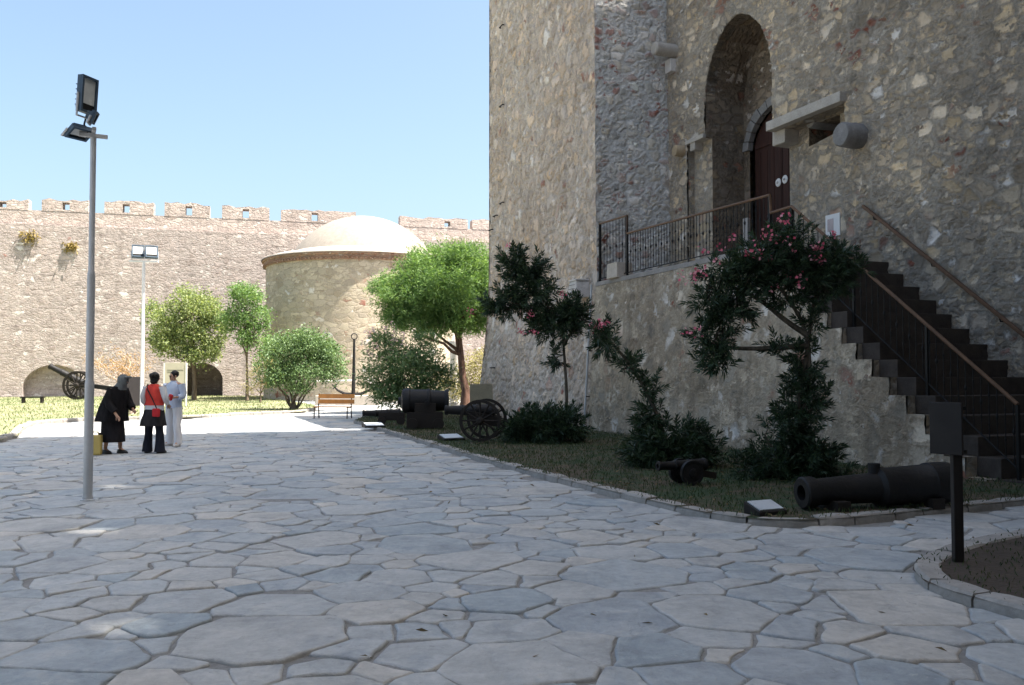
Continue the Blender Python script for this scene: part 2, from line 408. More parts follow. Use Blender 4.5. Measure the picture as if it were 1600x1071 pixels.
# ------------------------------------------------------------------ the keep (local frame: x along gate wall, y into it)
P0 = Vector((2.42, 25.5, 0)); KROT = math.atan2(KD.y, KD.x)
def KL(px, py, w=0.0):
    """photo point on the keep plane y = w -> (u, z)"""
    o = P0 + KN * w; d = ray(px, py)
    # t*d.xy = o + u*KD
    det = d.x * (-KD.y) + KD.x * d.y
    t = (o.x * (-KD.y) + KD.x * o.y) / det
    p = d * t; u = (Vector((p.x, p.y, 0)) - o).dot(KD)
    return u, EYE + p.z
def KW(u, w, z=0.0):
    p = P0 + KD * u + KN * w; return Vector((p.x, p.y, z))

WC = 2.47                                    # gate wall depth
keep = thing('castle_keep', 'huge rubble stone keep with a tall arched gate niche rising out of frame', 'castle', P0, KROT)
HA, HC, HT = 16.3, 15.6, 44.0
# projecting turret face: flared base, slightly leaning corner
def lerp(a, b, k): return a + (b - a) * k
zs = [0, .8, 1.6, 2.6, 3.8, 5.2, 7, 9, 11, 13, 15, HA]
def fl(z): return max(0, 1 - z / 6.0) ** 1.6
zd_ = [HA * k / 200 for k in range(201)]
us = [k / 112 for k in range(113)]; wv = [.08 * k for k in range(1, 45)]
vs = []; fs = []; uvs = []; mi = []
from mathutils import noise as mnoise
def rough(p, a=.035): return Vector(p) + mnoise.noise_vector(Vector(p) * .55) * a + mnoise.noise_vector(Vector(p) * 2.1) * a * .6
for z in zd_:
    ul, ur = -9.3 - .62 * fl(z), -.17 * max(0, (z - 4.3) / 8.2); w = -.32 * max(0, 1 - z / 4.4) ** 1.2
    for k in us: vs.append(rough((lerp(ul, ur, k), w, z))); uvs.append((lerp(-9.3, 0, k), z))
    for q in wv: vs.append(rough((ur, w + q, z))); uvs.append((q + 31.7, z))
NC = len(us) + len(wv)
for i in range(200):
    for k in range(NC - 1):
        a = i * NC + k; fs.append((a, a + 1, a + 1 + NC, a + NC)); mi.append(0 if k < len(us) - 1 else 1)
me = bpy.data.meshes.new('turret'); me.from_pydata(vs, [], fs); me.materials.append(M['keep_tan']); me.materials.append(M['keep_grey'])
me.polygons.foreach_set('material_index', mi)
ul_ = me.uv_layers.new(name='UVMap'); ul_.data.foreach_set('uv', np.array([uvs[i] if not (m_ and i % NC == len(us) - 1) else (31.7, uvs[i][1]) for f, m_ in zip(fs, mi) for i in f], dtype=np.float32).ravel())
turret = link_mesh('turret', me, keep)
mb = MB()
def tq(a, b, c, d): mb.add([a, b, c, d], [(0, 1, 2, 3)])
for i in range(len(zs) - 1):                 # far side and back
    z0, z1 = zs[i], zs[i + 1]
    f0, f1 = fl(z0), fl(z1)
    w0, w1 = -.32 * max(0, 1 - z0 / 4.4) ** 1.2, -.32 * max(0, 1 - z1 / 4.4) ** 1.2
    tq((-9.3 - .62 * f0, w0, z0), (-9.3 - .62 * f0, 9, z0), (-9.3 - .62 * f1, 9, z1), (-9.3 - .62 * f1, w1, z1))
tq((-9.3, 0, HA), (-.25, 0, HA), (-.25, 9, HA), (-9.3, 9, HA)); tq((-9.3, 9, 0), (-.2, 9, 0), (-.2, 9, HA), (-9.3, 9, HA))
mb.span((-9.0, .5, -.5), (-.4, 8.8, HA - .1)); mb.build('turret_flank', M['keep_gate'], keep)
# gate wall with recess and arched niche
uL, uR, uN0, uN1 = KL(1076, 300, WC)[0], KL(1322, 250, WC)[0], KL(1103, 200, WC)[0], KL(1207, 100, WC)[0]
zLl = KL(1100, 217, WC)[1]; zLr = KL(1207, 207, WC)[1]; zTop = KL(1160, 17, WC)[1]
zSp = zTop - 1.95; uc = (uN0 + uN1) / 2; hw = (uN1 - uN0) / 2; ZB = 3.2
def arch(u0, u1, zs_, zt, n=14, point=.12):
    """arch outline from left spring to right spring (slightly pointed)"""
    c, h = (u0 + u1) / 2, (u1 - u0) / 2; o = []
    for i in range(n + 1):
        a = math.pi * (1 - i / n)
        x, y = math.cos(a), math.sin(a)
        y = y * (1 - point) + point * (1 - abs(x))
        o.append((c + h * x, zs_ + (zt - zs_) * y))
    return o
ar = [(a + (random.uniform(-.02, .02) if 0 < k < 22 else 0), b + (random.uniform(-.02, .02) if 0 < k < 22 else 0)) for k, (a, b) in enumerate(arch(uN0, uN1, zSp, zTop, 22))]
hole = [(uL, ZB), (uL, zLl), (uN0, zLl)] + ar + [(uN1, zLr), (uR, zLr), (uR, ZB)]
mb = MB()
UEND = 34
def dense(loops, a0, a1, b0, b1, st, fn, name, mat, par):
    m = MB().fill(loops, lambda a, b: (a, b, 0)); me = bpy.data.meshes.new(name); me.from_pydata(m.v, [], m.f)
    bm = bmesh.new(); bm.from_mesh(me)
    for ax, lo, hi in ((0, a0, a1), (1, b0, b1)):
        q = lo + st
        while q < hi:
            pc = (q, 0, 0) if ax == 0 else (0, q, 0); nn = (1, 0, 0) if ax == 0 else (0, 1, 0)
            bmesh.ops.bisect_plane(bm, geom=bm.verts[:] + bm.edges[:] + bm.faces[:], dist=1e-5, plane_co=pc, plane_no=nn); q += st
    ul = bm.loops.layers.uv.new('UVMap')
    for f in bm.faces:
        if f.normal.z > 0: f.normal_flip()
        for l in f.loops: l[ul].uv = (l.vert.co.x, l.vert.co.y)
    for v in bm.verts: v.co = fn(v.co.x, v.co.y)
    bm.normal_update(); bm.to_mesh(me); bm.free(); me.materials.append(mat)
    return link_mesh(name, me, par)
dense([[(-.3, -.02), (-.3, HC), (16.1, HC), (16.1, -.02)], [(a, max(b, ZB)) for a, b in hole]], -.3, 16.1, -.02, HC, .09, lambda a, b: (a, WC, b), 'gate_wall', M['keep_gate_face'], keep)
mb = MB()
mb.add([(16.1, WC + .04, 0), (UEND, WC + .04, 0), (UEND, WC + .04, HC), (16.1, WC + .04, HC)], [(0, 1, 2, 3)])
mb.build('wall_base', M['keep_gate'], keep)
WR = WC + .48; WN = WC + 1.25
mb = MB()
def quad(m, a, b, c, d): m.add([a, b, c, d], [(0, 1, 2, 3)])
WL_ = WC + .2
quad(mb, (uL, WL_, ZB), (uN0, WL_, ZB), (uN0, WL_, zLl), (uL, WL_, zLl))
r1 = mb; mb = MB()
ch = [(KL(1264, 200, WR)[0], zLr - .50), (KL(1264, 200, WR)[0], zLr - .004), (KL(1313, 200, WR)[0], zLr - .004), (KL(1313, 200, WR)[0], zLr - .38)]
mb.fill([[(uN1, ZB), (uN1, zLr), (uR, zLr), (uR, ZB)], ch], lambda a, b: (a, WR, b))
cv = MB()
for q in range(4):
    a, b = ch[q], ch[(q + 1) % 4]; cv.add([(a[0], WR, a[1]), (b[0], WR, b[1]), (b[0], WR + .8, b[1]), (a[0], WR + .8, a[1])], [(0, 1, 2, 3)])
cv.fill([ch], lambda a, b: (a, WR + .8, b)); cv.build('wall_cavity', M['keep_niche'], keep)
quad(r1, (uL, WC, ZB), (uL, WL_, ZB), (uL, WL_, zLl), (uL, WC, zLl)); quad(r1, (uL, WC, zLl), (uL, WL_, zLl), (uN0, WL_, zLl), (uN0, WC, zLl))
quad(mb, (uR, WC, ZB), (uR, WC, zLr), (uR, WR, zLr), (uR, WR, ZB)); quad(mb, (uN1, WC, zLr), (uR, WC, zLr), (uR, WR, zLr), (uN1, WR, zLr))
mb.build('recess', M['keep_gate'], keep); r1.build('recess', M['keep_gate'], keep)
# niche reveal, soffit and back with door arch
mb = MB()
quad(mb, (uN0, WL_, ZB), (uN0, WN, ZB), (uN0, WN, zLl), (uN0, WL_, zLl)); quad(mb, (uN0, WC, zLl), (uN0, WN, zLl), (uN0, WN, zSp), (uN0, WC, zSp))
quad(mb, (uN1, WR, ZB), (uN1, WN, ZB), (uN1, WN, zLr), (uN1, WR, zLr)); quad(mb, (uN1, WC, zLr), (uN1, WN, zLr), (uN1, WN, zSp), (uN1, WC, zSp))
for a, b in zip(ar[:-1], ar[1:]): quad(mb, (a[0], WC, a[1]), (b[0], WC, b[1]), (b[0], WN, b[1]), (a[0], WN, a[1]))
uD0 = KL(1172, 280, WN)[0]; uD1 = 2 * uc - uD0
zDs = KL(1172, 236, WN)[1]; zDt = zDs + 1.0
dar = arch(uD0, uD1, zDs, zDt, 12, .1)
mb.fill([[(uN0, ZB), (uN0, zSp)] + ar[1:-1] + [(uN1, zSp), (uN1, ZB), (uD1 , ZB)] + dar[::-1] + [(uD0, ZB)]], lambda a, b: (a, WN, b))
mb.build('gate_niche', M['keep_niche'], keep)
# arch ring of dressed stones round the niche and the door
def ring(ar_, wid, w0, w1, name, mat, par, k=9):
    m = MB(); n = len(ar_)
    c = ((ar_[0][0] + ar_[-1][0]) / 2, ar_[0][1])
    def off(p, d):
        v = Vector((p[0] - c[0], p[1] - c[1])); 
        v.normalize(); return (p[0] + v.x * d, p[1] + v.y * d)
    for i in range(n - 1):
        a, b = ar_[i], ar_[i + 1]
        ta = Vector((a[0] + (b[0] - a[0]) * .04, a[1] + (b[1] - a[1]) * .04)); tb = Vector((a[0] + (b[0] - a[0]) * .96, a[1] + (b[1] - a[1]) * .96))
        e = wid * random.uniform(.85, 1.2); pr = random.uniform(0, .02)
        oa, ob = off(ta, e), off(tb, e)
        m.add([(ta.x, w0 - pr, ta.y), (tb.x, w0 - pr, tb.y), (ob[0], w0 - pr, ob[1]), (oa[0], w0 - pr, oa[1]), (ta.x, w1, ta.y), (tb.x, w1, tb.y), (ob[0], w1, ob[1]), (oa[0], w1, oa[1])],
              [(0, 1, 2, 3), (7, 6, 5, 4), (0, 4, 5, 1), (1, 5, 6, 2), (2, 6, 7, 3), (3, 7, 4, 0)])
    return m.build(name, mat, par, bevel=.012)
ring(ar, .34, WC - .02, WC + .3, 'arch_ring', M['keep_gate'], keep)
ring([(p[0], p[1]) for p in dar], .26, WN - .06, WN + .1, 'door_arch', M['grey_block'], keep)
# door of two leaves, dark boards, knobs
dw = WN + .16
dl = MB()
leafp = [(uD0 + .02, ZB), (uD0 + .02, zDs)] + [p for p in dar if p[0] < uc - .012 and p[0] > uD0 + .03] + [(uc - .012, zDt - .01), (uc - .012, ZB)]
def extr(m, poly, w0, w1):
    n = len(poly)
    m.fill([poly], lambda a, b: (a, w0, b)); m.fill([poly], lambda a, b: (a, w1, b))
    for i in range(n):
        a, b = poly[i], poly[(i + 1) % n]
        m.add([(a[0], w0, a[1]), (b[0], w0, b[1]), (b[0], w1, b[1]), (a[0], w1, a[1])], [(0, 1, 2, 3)])
extr(dl, leafp, dw, dw + .08)
for k in range(4):
    u = lerp(uD0 + .02, uc - .012, (k + .5) / 4); dl.span((u - .13, dw - .012, ZB + .2), (u + .11, dw - .0005, zDs - .1))
dl.span((uD0 + .06, dw - .035, zDs + .02), (uc - .03, dw - .0125, zDs + .14))
door = dl.build('door', M['gate'], keep)
dr = MB(); rp = [(2 * uc - a, b) for a, b in leafp]; extr(dr, rp, dw, dw + .08)
for k in range(4):
    u = lerp(uc + .012, uD1 - .02, (k + .5) / 4); dr.span((u - .13, dw - .012, ZB + .2), (u + .11, dw - .0005, zDs - .1))
dr.span((uc + .03, dw - .035, zDs + .02), (uD1 - .06, dw - .0125, zDs + .14))
door2 = dr.build('door', M['gate'], keep)
uk, zk = KL(1210.5, 287, dw - .05)
kn = MB().lathe([(.02, 0), (.10, .0), (.115, -.02), (.10, -.035), (.03, -.04), (.03, -.09), (.015, -.1)], (0, 0, 0), 'y', 16)
k1 = kn.build('door_knob', M['paper'], door, smooth=True); k1.location = (uc - .14, dw - .014, zk)
k2 = link_mesh('door_knob', k1.data, door2); k2.location = (uc + .14, dw - .014, zk + .03)
MB().span((uD0 - .24, WN - .09, ZB), (uD0 - .03, WN - .004, 6.0)).build('door_jamb', M['marble'], keep, bevel=.015)
# lintels and corbels
MB().span((uN1 - .03, WC - .20, zLr), (uR + .06, WC + .35, zLr + .23)).build('lintel', M['lintel'], keep, bevel=.02)
MB().span((uL - .02, WC - .10, zLl), (uN0 - .01, WC + .30, zLl + .12)).build('lintel', M['lintel'], keep, bevel=.02)
def stub(px, py, w_face, r, ln, mat, name='corbel', drum=True, dz=0):
    u, z = KL(px, py, w_face); m = MB()
    if drum: m.lathe([(r * .82, -.005), (r, -.03), (r * 1.02, -ln * .5), (r * .98, -ln), (r * .98, -ln + .0)][::-1] + [(r * .9, .4)], (0, 0, 0), 'y', 18)
    m2 = MB().lathe([(r * .86, -ln), (r * .97, -ln + .035), (r, -ln * .4), (r * .98, .35)], (0, 0, 0), 'y', 18)
    o = (m2 if drum else MB().box((0, -ln / 2 + .1, 0), (r * 2, ln + .2, r * 1.9))).build(name, mat, keep, smooth=drum, bevel=0 if drum else .03, jit=.006)
    o.location = (u, w_face, z); return o
stub(1345, 214, WC, .27, .55, M['grey_block'])
stub(1288, 190, WR + .3, .20, .42, M['grey_block'])
stub(1238, 214, WR, .24, .42, M['lintel'], drum=False)
stub(1077, 238, WL_, .17, .5, M['tan_block'])
stub(1094, 230, WL_, .13, .26, M['lintel'], drum=False)
# long stone drum high in the corner
o = MB().lathe([(.16, -.75), (.195, -.71), (.20, -.2), (.20, .2)], (0, 0, 0), 'y', 18).build('corbel', M['lintel'], keep, smooth=True)
u_, z_ = KL(1044, 70, WC - .5); o.location = (.30, WC, z_)
MB().span((.02, WC - .22, z_ - .62), (.36, WC + .1, z_ - .23)).build('corbel', M['marble'], keep, bevel=.03)
# iron rungs on the turret face
rg = MB().tube([(-.16, -.02, 0), (-.16, -.09, .0), (.18, -.09, 0), (.18, -.02, 0)], .022, 6)
rgo = None
for px, py in ((786, 42), (786, 166), (786, 318), (769, 360), (776, 338), (778, 575)):
    u, z = KL(px, py, 0)
    if rgo is None: rgo = rg.build('iron_rung', M['iron'], keep); o = rgo
    else: o = link_mesh('iron_rung', rgo.data, keep)
    o.location = (u, -.0 - .32 * max(0, 1 - z / 4.4) ** 1.2, z)
# notice on the wall beside the gate
u, z = KL(1303, 353, WC)
tag(MB().span((u - .24, WC - .03, z - .24), (u + .22, WC - .004, z + .26)).build('notice_board', M['paper'], None, bevel=.004), 'white framed notice on the wall beside the gate', 'notice')
nb = bpy.data.objects['notice_board']; nb.location = P0; nb.rotation_euler = (0, 0, KROT)
m = MB().span((u - .17, WC - .036, z - .12), (u + .02, WC - .0305, z + .16)); m.build('picture', plain('faded_print', (.42, .36, .36), .7), nb)
# body of the keep behind its faces: lower mass, two added sky blockers, tall core (out of frame, casts the court's shade)
mb = MB()
mb.span((-.15, WC + 2.2, 0), (UEND, WC + 26, HC)); mb.span((UEND - .01, WC, 0), (UEND + .5, WC + 26, HC - .01)); mb.span((.05, WC + .01, HC - .6), (UEND, WC + 2.2, HC - .02))
mb.span((28, -27, 0), (UEND - .02, WC - .01, 22))  # wing behind the camera, added to block sky light from the foreground
mb.span((16.0, -2.0, 0), (24, WC - .02, 16.2))  # unseen flank turret, added to darken the bed and stair foot
mb.build('rear_mass_and_sky_blockers', M['keep_gate'], keep)
core = (7.4, WC + .6)
# upper storey: a roofless shell whose loopholes let small patches of sun through onto the court
CU1, CW1, TK = UEND, WC + 22, .5
loop = []
for px, py, du, dz in ((145, 829, .07, .26), (250, 828, .10, .30), (178, 760, .07, .24), (247, 762, .06, .22), (196, 978, .05, .16)):
    gp = G(px, py) - P0; gu, gw = gp.dot(KD), gp.dot(KN)
    tt = (core[1] - gw) / sd.dot(KN); loop.append((gu + sd.dot(KD) * tt, sd.z * tt, du, dz))
kd_, kn_ = sd.dot(KD) / sd.dot(KN) * TK, sd.z / sd.dot(KN) * TK
mb = MB(); front = [(core[0], HC - .6), (core[0], HT), (CU1, HT), (CU1, HC - .6)]
lps = [[(u - a, z - b), (u - a, z + b), (u + a, z + b), (u + a, z - b)] for u, z, a, b in loop]
lpb = [[(u - a * 1.1 + kd_ * .0, z - b), (u - a * 1.1, z + b + kn_), (u + a + kd_, z + b + kn_), (u + a + kd_, z - b)] for u, z, a, b in loop]
mb.fill([front] + lps, lambda a, b: (a, core[1], b)); mb.fill([front] + lpb, lambda a, b: (a, core[1] + TK, b))
for f_, k_ in zip(lps, lpb):
    for q in range(4):
        a, b, c, d = f_[q], f_[(q + 1) % 4], k_[(q + 1) % 4], k_[q]
        mb.add([(a[0], core[1], a[1]), (b[0], core[1], b[1]), (c[0], core[1] + TK, c[1]), (d[0], core[1] + TK, d[1])], [(0, 1, 2, 3)])
mb.span((core[0], core[1] + TK, HC), (core[0] + TK, CW1, HT)); mb.span((CU1 - TK, core[1] + TK, HC), (CU1, CW1, HT)); mb.span((core[0] + TK, CW1 - TK, HC), (CU1 - TK, CW1, HT * .8))
mb.build('upper_storey', M['keep_gate'], keep)

# ------------------------------------------------------------------ staircase and landing
stair = thing('stone_staircase', 'stone staircase and landing against the keep, leading up to the dark gate', 'staircase', P0, KROT)
zd = (KL(978, 432, -.02)[1] + KL(1122, 399, -.02)[1]) / 2
rail = {k: KL(*p, .08) for k, p in dict(a=(937, 350), b=(979.7, 337), c=(979.7, 365), d=(1203, 305), e=(1204.5, 333), f=(1237, 323), g=(1590, 632)).items()}
NS, U0 = 13, rail['f'][0] + .05
rise = .295; slope = (rail['f'][1] - rail['g'][1]) / (rail['g'][0] - rail['f'][0]); tread = rise / slope
zl = rail['f'][1] - 1.0                        # lower end of the landing
uE = rail['d'][0] + .02                        # step down in the landing
def bat(z): return -.26 * max(0, 1 - z / 4.3)
prof = [(.004, 0), (.004, zd - .12), (uE, zd - .12), (uE, zl - .30), (U0, zl - .30)]
for i in range(NS):
    z0 = zl - rise * (i + 1)
    prof += [(U0 + tread * i, max(.02, z0 - .30)), (U0 + tread * (i + 1), max(.02, z0 - .30))]
prof = [p for k, p in enumerate(prof) if k == 0 or (abs(p[0] - prof[k - 1][0]) + abs(p[1] - prof[k - 1][1])) > 1e-4]
prof.append((U0 + tread * NS, 0))
dense([prof], 0, prof[-1][0], 0, zd, .085, lambda a, b: rough((a, bat(b), b), .02), 'retaining_face', M['retain'], stair)
mb = MB()
for i in range(len(prof) - 1):                 # thickness back to the gate wall
    a, b = prof[i], prof[i + 1]
    mb.add([(a[0], bat(a[1]), a[1]), (b[0], bat(b[1]), b[1]), (b[0], WC - .01, b[1]), (a[0], WC - .01, a[1])], [(0, 1, 2, 3)])
mb.build('retaining_wall', M['keep_gate'], stair)
MB().span((.01, -.05, zd - .12), (uE, WC - .012, zd)).build('landing', M['deck'], stair, bevel=.015)
MB().span((uE, -.05, zl - .30), (U0, WC - .012, zl)).build('landing', M['step'], stair, bevel=.015)
so_ = None
for i in range(NS):
    z0 = zl - rise * (i + 1)
    h = min(.30, z0 - .01)
    if h <= .02: break
    MB().span((U0 + tread * i + .003, -.04, z0 - h + .003), (U0 + tread * (i + 1) + .03, WC - .012, z0)).build('step', M['step'], stair, bevel=.012)

# landing and stair railing
rl = thing('iron_railing', 'black iron railing with brown handrail along the landing and down the stairs', 'railing', P0, KROT)
WB = .08
def hr(pts, name='handrail'):
    m = MB()
    for a, b in zip(pts[:-1], pts[1:]):
        m.tube([a, b], .030, 8)
    return m.build(name, M['handrail'], rl, smooth=True)
V3 = lambda k, dz=0: (rail[k][0], WB, rail[k][1] + dz)
hr([V3('a'), V3('b'), V3('c')]); hr([V3('c'), V3('d'), V3('e')]); hr([V3('e'), V3('f'), V3('g')])
posts = [('a', zd), ('b', zd), ('d', zd), ('f', zl), ]
for k, zb in posts:
    MB().span((rail[k][0] - .025, WB - .025, zb), (rail[k][0] + .025, WB + .025, rail[k][1] - .01)).build('post', M['iron'], rl)
uend, zend = rail['g']
for fr in (.34, .67, 1.0):
    u = lerp(rail['f'][0], uend, fr); zt = lerp(rail['f'][1], zend, fr)
    zb = zl - rise * (int((u - U0) / tread) + 1)
    MB().span((u - .022, WB - .022, zb), (u + .022, WB + .022, zt - .01)).build('post', M['iron'], rl)
def rail_seg(k0, k1, z_of, nb, zoff=.10):
    (u0, z0), (u1, z1) = rail[k0], rail[k1]
    bot = MB().tube([(u0, WB, z_of(u0) + zoff), (u1, WB, z_of(u1) + zoff)], .014, 6); bot.build('bottom_rail', M['iron'], rl)
    for i in range(nb):
        f = (i + .5) / nb; u = lerp(u0, u1, f); zt = lerp(z0, z1, f); zb = z_of(u) + zoff
        h = zt - zb
        m = MB().tube([(0, 0, 0), (0, 0, h)], .0085, 5, False)
        if i % 2: m.lathe([(.0085, -.05), (.02, -.02), (.024, 0), (.02, .02), (.0085, .05)], (0, 0, h * .52), 'z', 6)
        else:
            for q in (.28, .74): m.lathe([(.0085, -.03), (.019, 0), (.0085, .03)], (0, 0, h * q), 'z', 6)
        o = m.build('baluster', M['iron'], rl, smooth=True); o.location = (u, WB, zb)
rail_seg('a', 'b', lambda u: zd, 9); rail_seg('c', 'd', lambda u: zd, 46); rail_seg('e', 'f', lambda u: lerp(zd, zl, .5), 6)
rail_seg('f', 'g', lambda u: zl - (u - U0) * slope, 36, .02)

# handrail on the gate wall above the stairs
wr = thing('wall_handrail', 'rusty brown handrail fixed to the keep wall above the stairs', 'handrail', P0, KROT)
h0, h1 = KL(1348, 322, WC - .12), KL(1602, 526, WC - .12)
hx = (h1[0] - h0[0]) / 1.0; e1 = (h1[0] + 1.2, h1[1] - 1.2 * (h0[1] - h1[1]) / hx)
MB().box(((h0[0] + e1[0]) / 2, WC - .12, (h0[1] + e1[1]) / 2), (math.hypot(e1[0] - h0[0], e1[1] - h0[1]), .06, .065), Matrix.Rotation(math.atan2(h0[1] - e1[1], e1[0] - h0[0]), 3, 'Y')).build('rail', M['handrail'], wr, bevel=.012)
for f in (.06, .36, .66, .95):
    u, z = lerp(h0[0], e1[0], f), lerp(h0[1], e1[1], f)
    MB().tube([(u, WC + .02, z - .10), (u, WC - .1, z - .10), (u, WC - .12, z - .03)], .016, 6).build('bracket', M['iron'], wr)

# stone blocks, pipe, box at the corner
def kplace(o, u, w, z, rz=0):
    p = KW(u, w, z); o.location = p; o.rotation_euler = (0, 0, KROT + rz); return o
u, z = KL(958, 436, -.1)
o = MB().box((0, 0, .2), (.62, .5, .42), None, 0, (.94, .94)).build('stone_block', M['pale_block'], None, bevel=.03, jit=.008)
tag(kplace(o, u, .10, zd), 'pale squared stone block sitting on the landing edge behind the railing post', 'stone block')
u, z = KL(913, 466, -.02)
o = MB().box((0, -.12, .24), (.62, .62, .46), None, 0, (.80, .86)).box((0, -.20, .5), (.52, .44, .05)).build('stone_block', M['marble'], None, bevel=.03, jit=.008)
tag(kplace(o, u, -.0, z), 'weathered marble block jutting out of the turret wall below the landing', 'stone block')
for q in range(3):
    MB().box((.0, -.437, .14 + q * .11), (.44, .012, .018)).build('carved_line', M['grey_block'], o)
pz = KL(938, 425, -.05)
pb = thing('drain_pipe', 'thin grey drain pipe down the corner of the turret', 'pipe', P0, KROT)
pts = [(-.10, bat(z_) - .11 , z_) for z_ in (.08, .8, 1.6, 2.6, 3.6, 4.2)]
MB().tube(pts, .032, 8).build('pipe_run', M['galv'], pb, smooth=True)
for z_ in (1.0, 2.3, 3.6): MB().box((-.10, bat(z_) - .06, z_), (.11, .12, .03)).build('clip', M['iron'], pb)
ub = thing('utility_box', 'small white electric box on a short dark stand by the drain pipe', 'electric box', KW(-.28, -.75, .06), KROT)
MB().box((0, 0, .43), (.34, .2, .46)).build('cabinet', M['box_white'], ub, bevel=.015)
MB().box((0, 0, .11), (.1, .1, .2)).build('stand', M['iron'], ub)
MB().box((0, -.104, .43), (.27, .01, .38)).build('door', M['box_white'], ub, bevel=.004)

# ------------------------------------------------------------------ far curtain wall
WA = Vector((-36.6, 64, 0)); WE = Vector((.9655, .2605, 0)); WROT = math.atan2(WE.y, WE.x)
WNN = Vector((-WE.y, WE.x, 0))
def WL(px, py, w=0.0):
    o = WA + WNN * w; d = ray(px, py)
    det = d.x * (-WE.y) + WE.x * d.y
    t = (o.x * (-WE.y) + WE.x * o.y) / det
    p = d * t
    return (Vector((p.x, p.y, 0)) - o).dot(WE), EYE + p.z
fw = thing('fortress_wall', 'long pale crenellated fortress wall closing the far end of the court', 'fortress wall', WA, WROT)
ZL, ZP = WL(200, 357)[1], WL(200, 335, .3)[1]
a0, a1 = WL(35, 600)[0], WL(132, 600)[0]; b0, b1 = WL(283, 600)[0], WL(348, 600)[0]
zat, zbt = WL(85, 570)[1], WL(318, 567)[1]
archA = arch(a0, a1, zat - (a1 - a0) * .42, zat, 16, .02); archB = arch(b0, b1, zbt - (b1 - b0) * .45, zbt, 14, .05)
HO = [[(a0, .004)] + archA + [(a1, .004)], [(b0, .004)] + archB + [(b1, .004)]]
S0, S1 = -30, 62
mb = MB()
mb.fill([[(S0, 0), (S0, ZL), (S1, ZL), (S1, 0), (b1, 0)] + archB[::-1] + [(b0, 0), (a1, 0)] + archA[::-1] + [(a0, 0)]], lambda a, b: (a, 0, b))
mb.add([(S0, 0, ZL), (S1, 0, ZL), (S1, 4, ZL), (S0, 4, ZL)], [(0, 1, 2, 3)])
mb.span((S0, 4, 0), (S1, 5, ZL))
mb.build('wall', M['far_wall'], fw, recalc=False)
def niche(ar_, u0, u1, dep, name, mat):
    m = MB(); o = [(u0, 0)] + ar_ + [(u1, 0)]
    for p, q in zip(o[:-1], o[1:]): m.add([(p[0], .0, p[1]), (q[0], .0, q[1]), (q[0], dep, q[1]), (p[0], dep, p[1])], [(0, 1, 2, 3)])
    m.fill([o], lambda a, b: (a, dep, b)); return m.build(name, mat, fw)
niche(archA, a0, a1, .75, 'blind_arch', M['far_wall']); niche(archB, b0, b1, 3.8, 'arched_vault', M['far_wall'])
MB().span((S0, .32, ZL - .02), (S1, 1.3, ZP)).build('parapet', M['parapet'], fw, jit=.0)
mer = [(-40, 44, 4, 311), (65, 138, 103, 312), (163, 240, 197, 315), (257, 328, 295, 318), (347, 421, 384, 323), (439, 556, 492, 329), (625, 731, 699, 341), (738, 800, 775, 344)]
for i, (x0, x1, xh, yt) in enumerate(mer):
    u0, u1, uh = WL(x0, 330, .3)[0], WL(x1, 330, .3)[0], WL(xh, 330, .3)[0]
    zt = WL((x0 + x1) / 2, yt, .3)[1]; hh = .24
    zh0, zh1 = ZP + .12, zt - .22
    m = MB()
    n = max(2, int((u1 - u0) / .45)); top = []
    for k in range(n + 1): top.append((lerp(u0, u1, k / n), zt + random.uniform(-.13, .08)))
    poly = [(u0, ZP - .01)] + top + [(u1, ZP - .01)]
    holep = [(uh - hh, zh0), (uh - hh, zh1), (uh + hh, zh1), (uh + hh, zh0)]
    d0, d1 = .30, 1.25
    m.fill([poly, holep], lambda a, b: (a, d0, b)); m.fill([poly, holep], lambda a, b: (a, d1, b))
    for lp in (poly, holep):
        for k in range(len(lp)):
            p, q = lp[k], lp[(k + 1) % len(lp)]
            m.add([(p[0], d0, p[1]), (q[0], d0, q[1]), (q[0], d1, q[1]), (p[0], d1, p[1])], [(0, 1, 2, 3)])
    m.build('merlon', M['parapet'], fw)

# ------------------------------------------------------------------ domed drum building
DC = Vector((-.1664 * 61.2, 61.2, 0)); DR = 6.5
dome = thing('domed_building', 'round stone building with a pale shallow dome and brick eaves', 'building', DC)
NSEG = 72
def drum(prof, mat, name, smooth=True, uvs=True):
    me = bpy.data.meshes.new(name); vs = []; fs = []; uvv = []
    for r, z in prof:
        for k in range(NSEG): a = 2 * math.pi * k / NSEG; vs.append((r * math.cos(a), r * math.sin(a), z))
    for i in range(len(prof) - 1):
        for k in range(NSEG):
            a, b = i * NSEG + k, i * NSEG + (k + 1) % NSEG; fs.append((a, b, b + NSEG, a + NSEG))
            x0, x1 = 2 * math.pi * k / NSEG * DR, 2 * math.pi * (k + 1) / NSEG * DR
            uvv += [(x0, prof[i][1]), (x1, prof[i][1]), (x1, prof[i + 1][1]), (x0, prof[i + 1][1])]
    me.from_pydata(vs, [], fs); me.materials.append(mat)
    ul = me.uv_layers.new(name='UVMap'); ul.data.foreach_set('uv', np.array(uvv, dtype=np.float32).ravel())
    for p in me.polygons: p.use_smooth = smooth
    return link_mesh(name, me, dome)
zEave = at(567, 392, 54.3).z
drum([(DR + .02, 0), (DR, 2), (DR - .03, 5), (DR - .05, zEave - .45)], M['drum'], 'wall')
brickm = masonry('eave_brick', 4, 14, [(0, (.33, .17, .11)), (.5, (.42, .25, .17)), (1, (.30, .19, .14))], (.40, .30, .23), .03, .03, .1, .3, (.8, .8, .8), .02, 1.0, .3, .02)
drum([(DR - .05, zEave - .46), (DR + .03, zEave - .44), (DR + .05, zEave - .30), (DR + .11, zEave - .28), (DR + .12, zEave - .14), (DR + .20, zEave - .12), (DR + .22, zEave)], brickm, 'eaves', False)
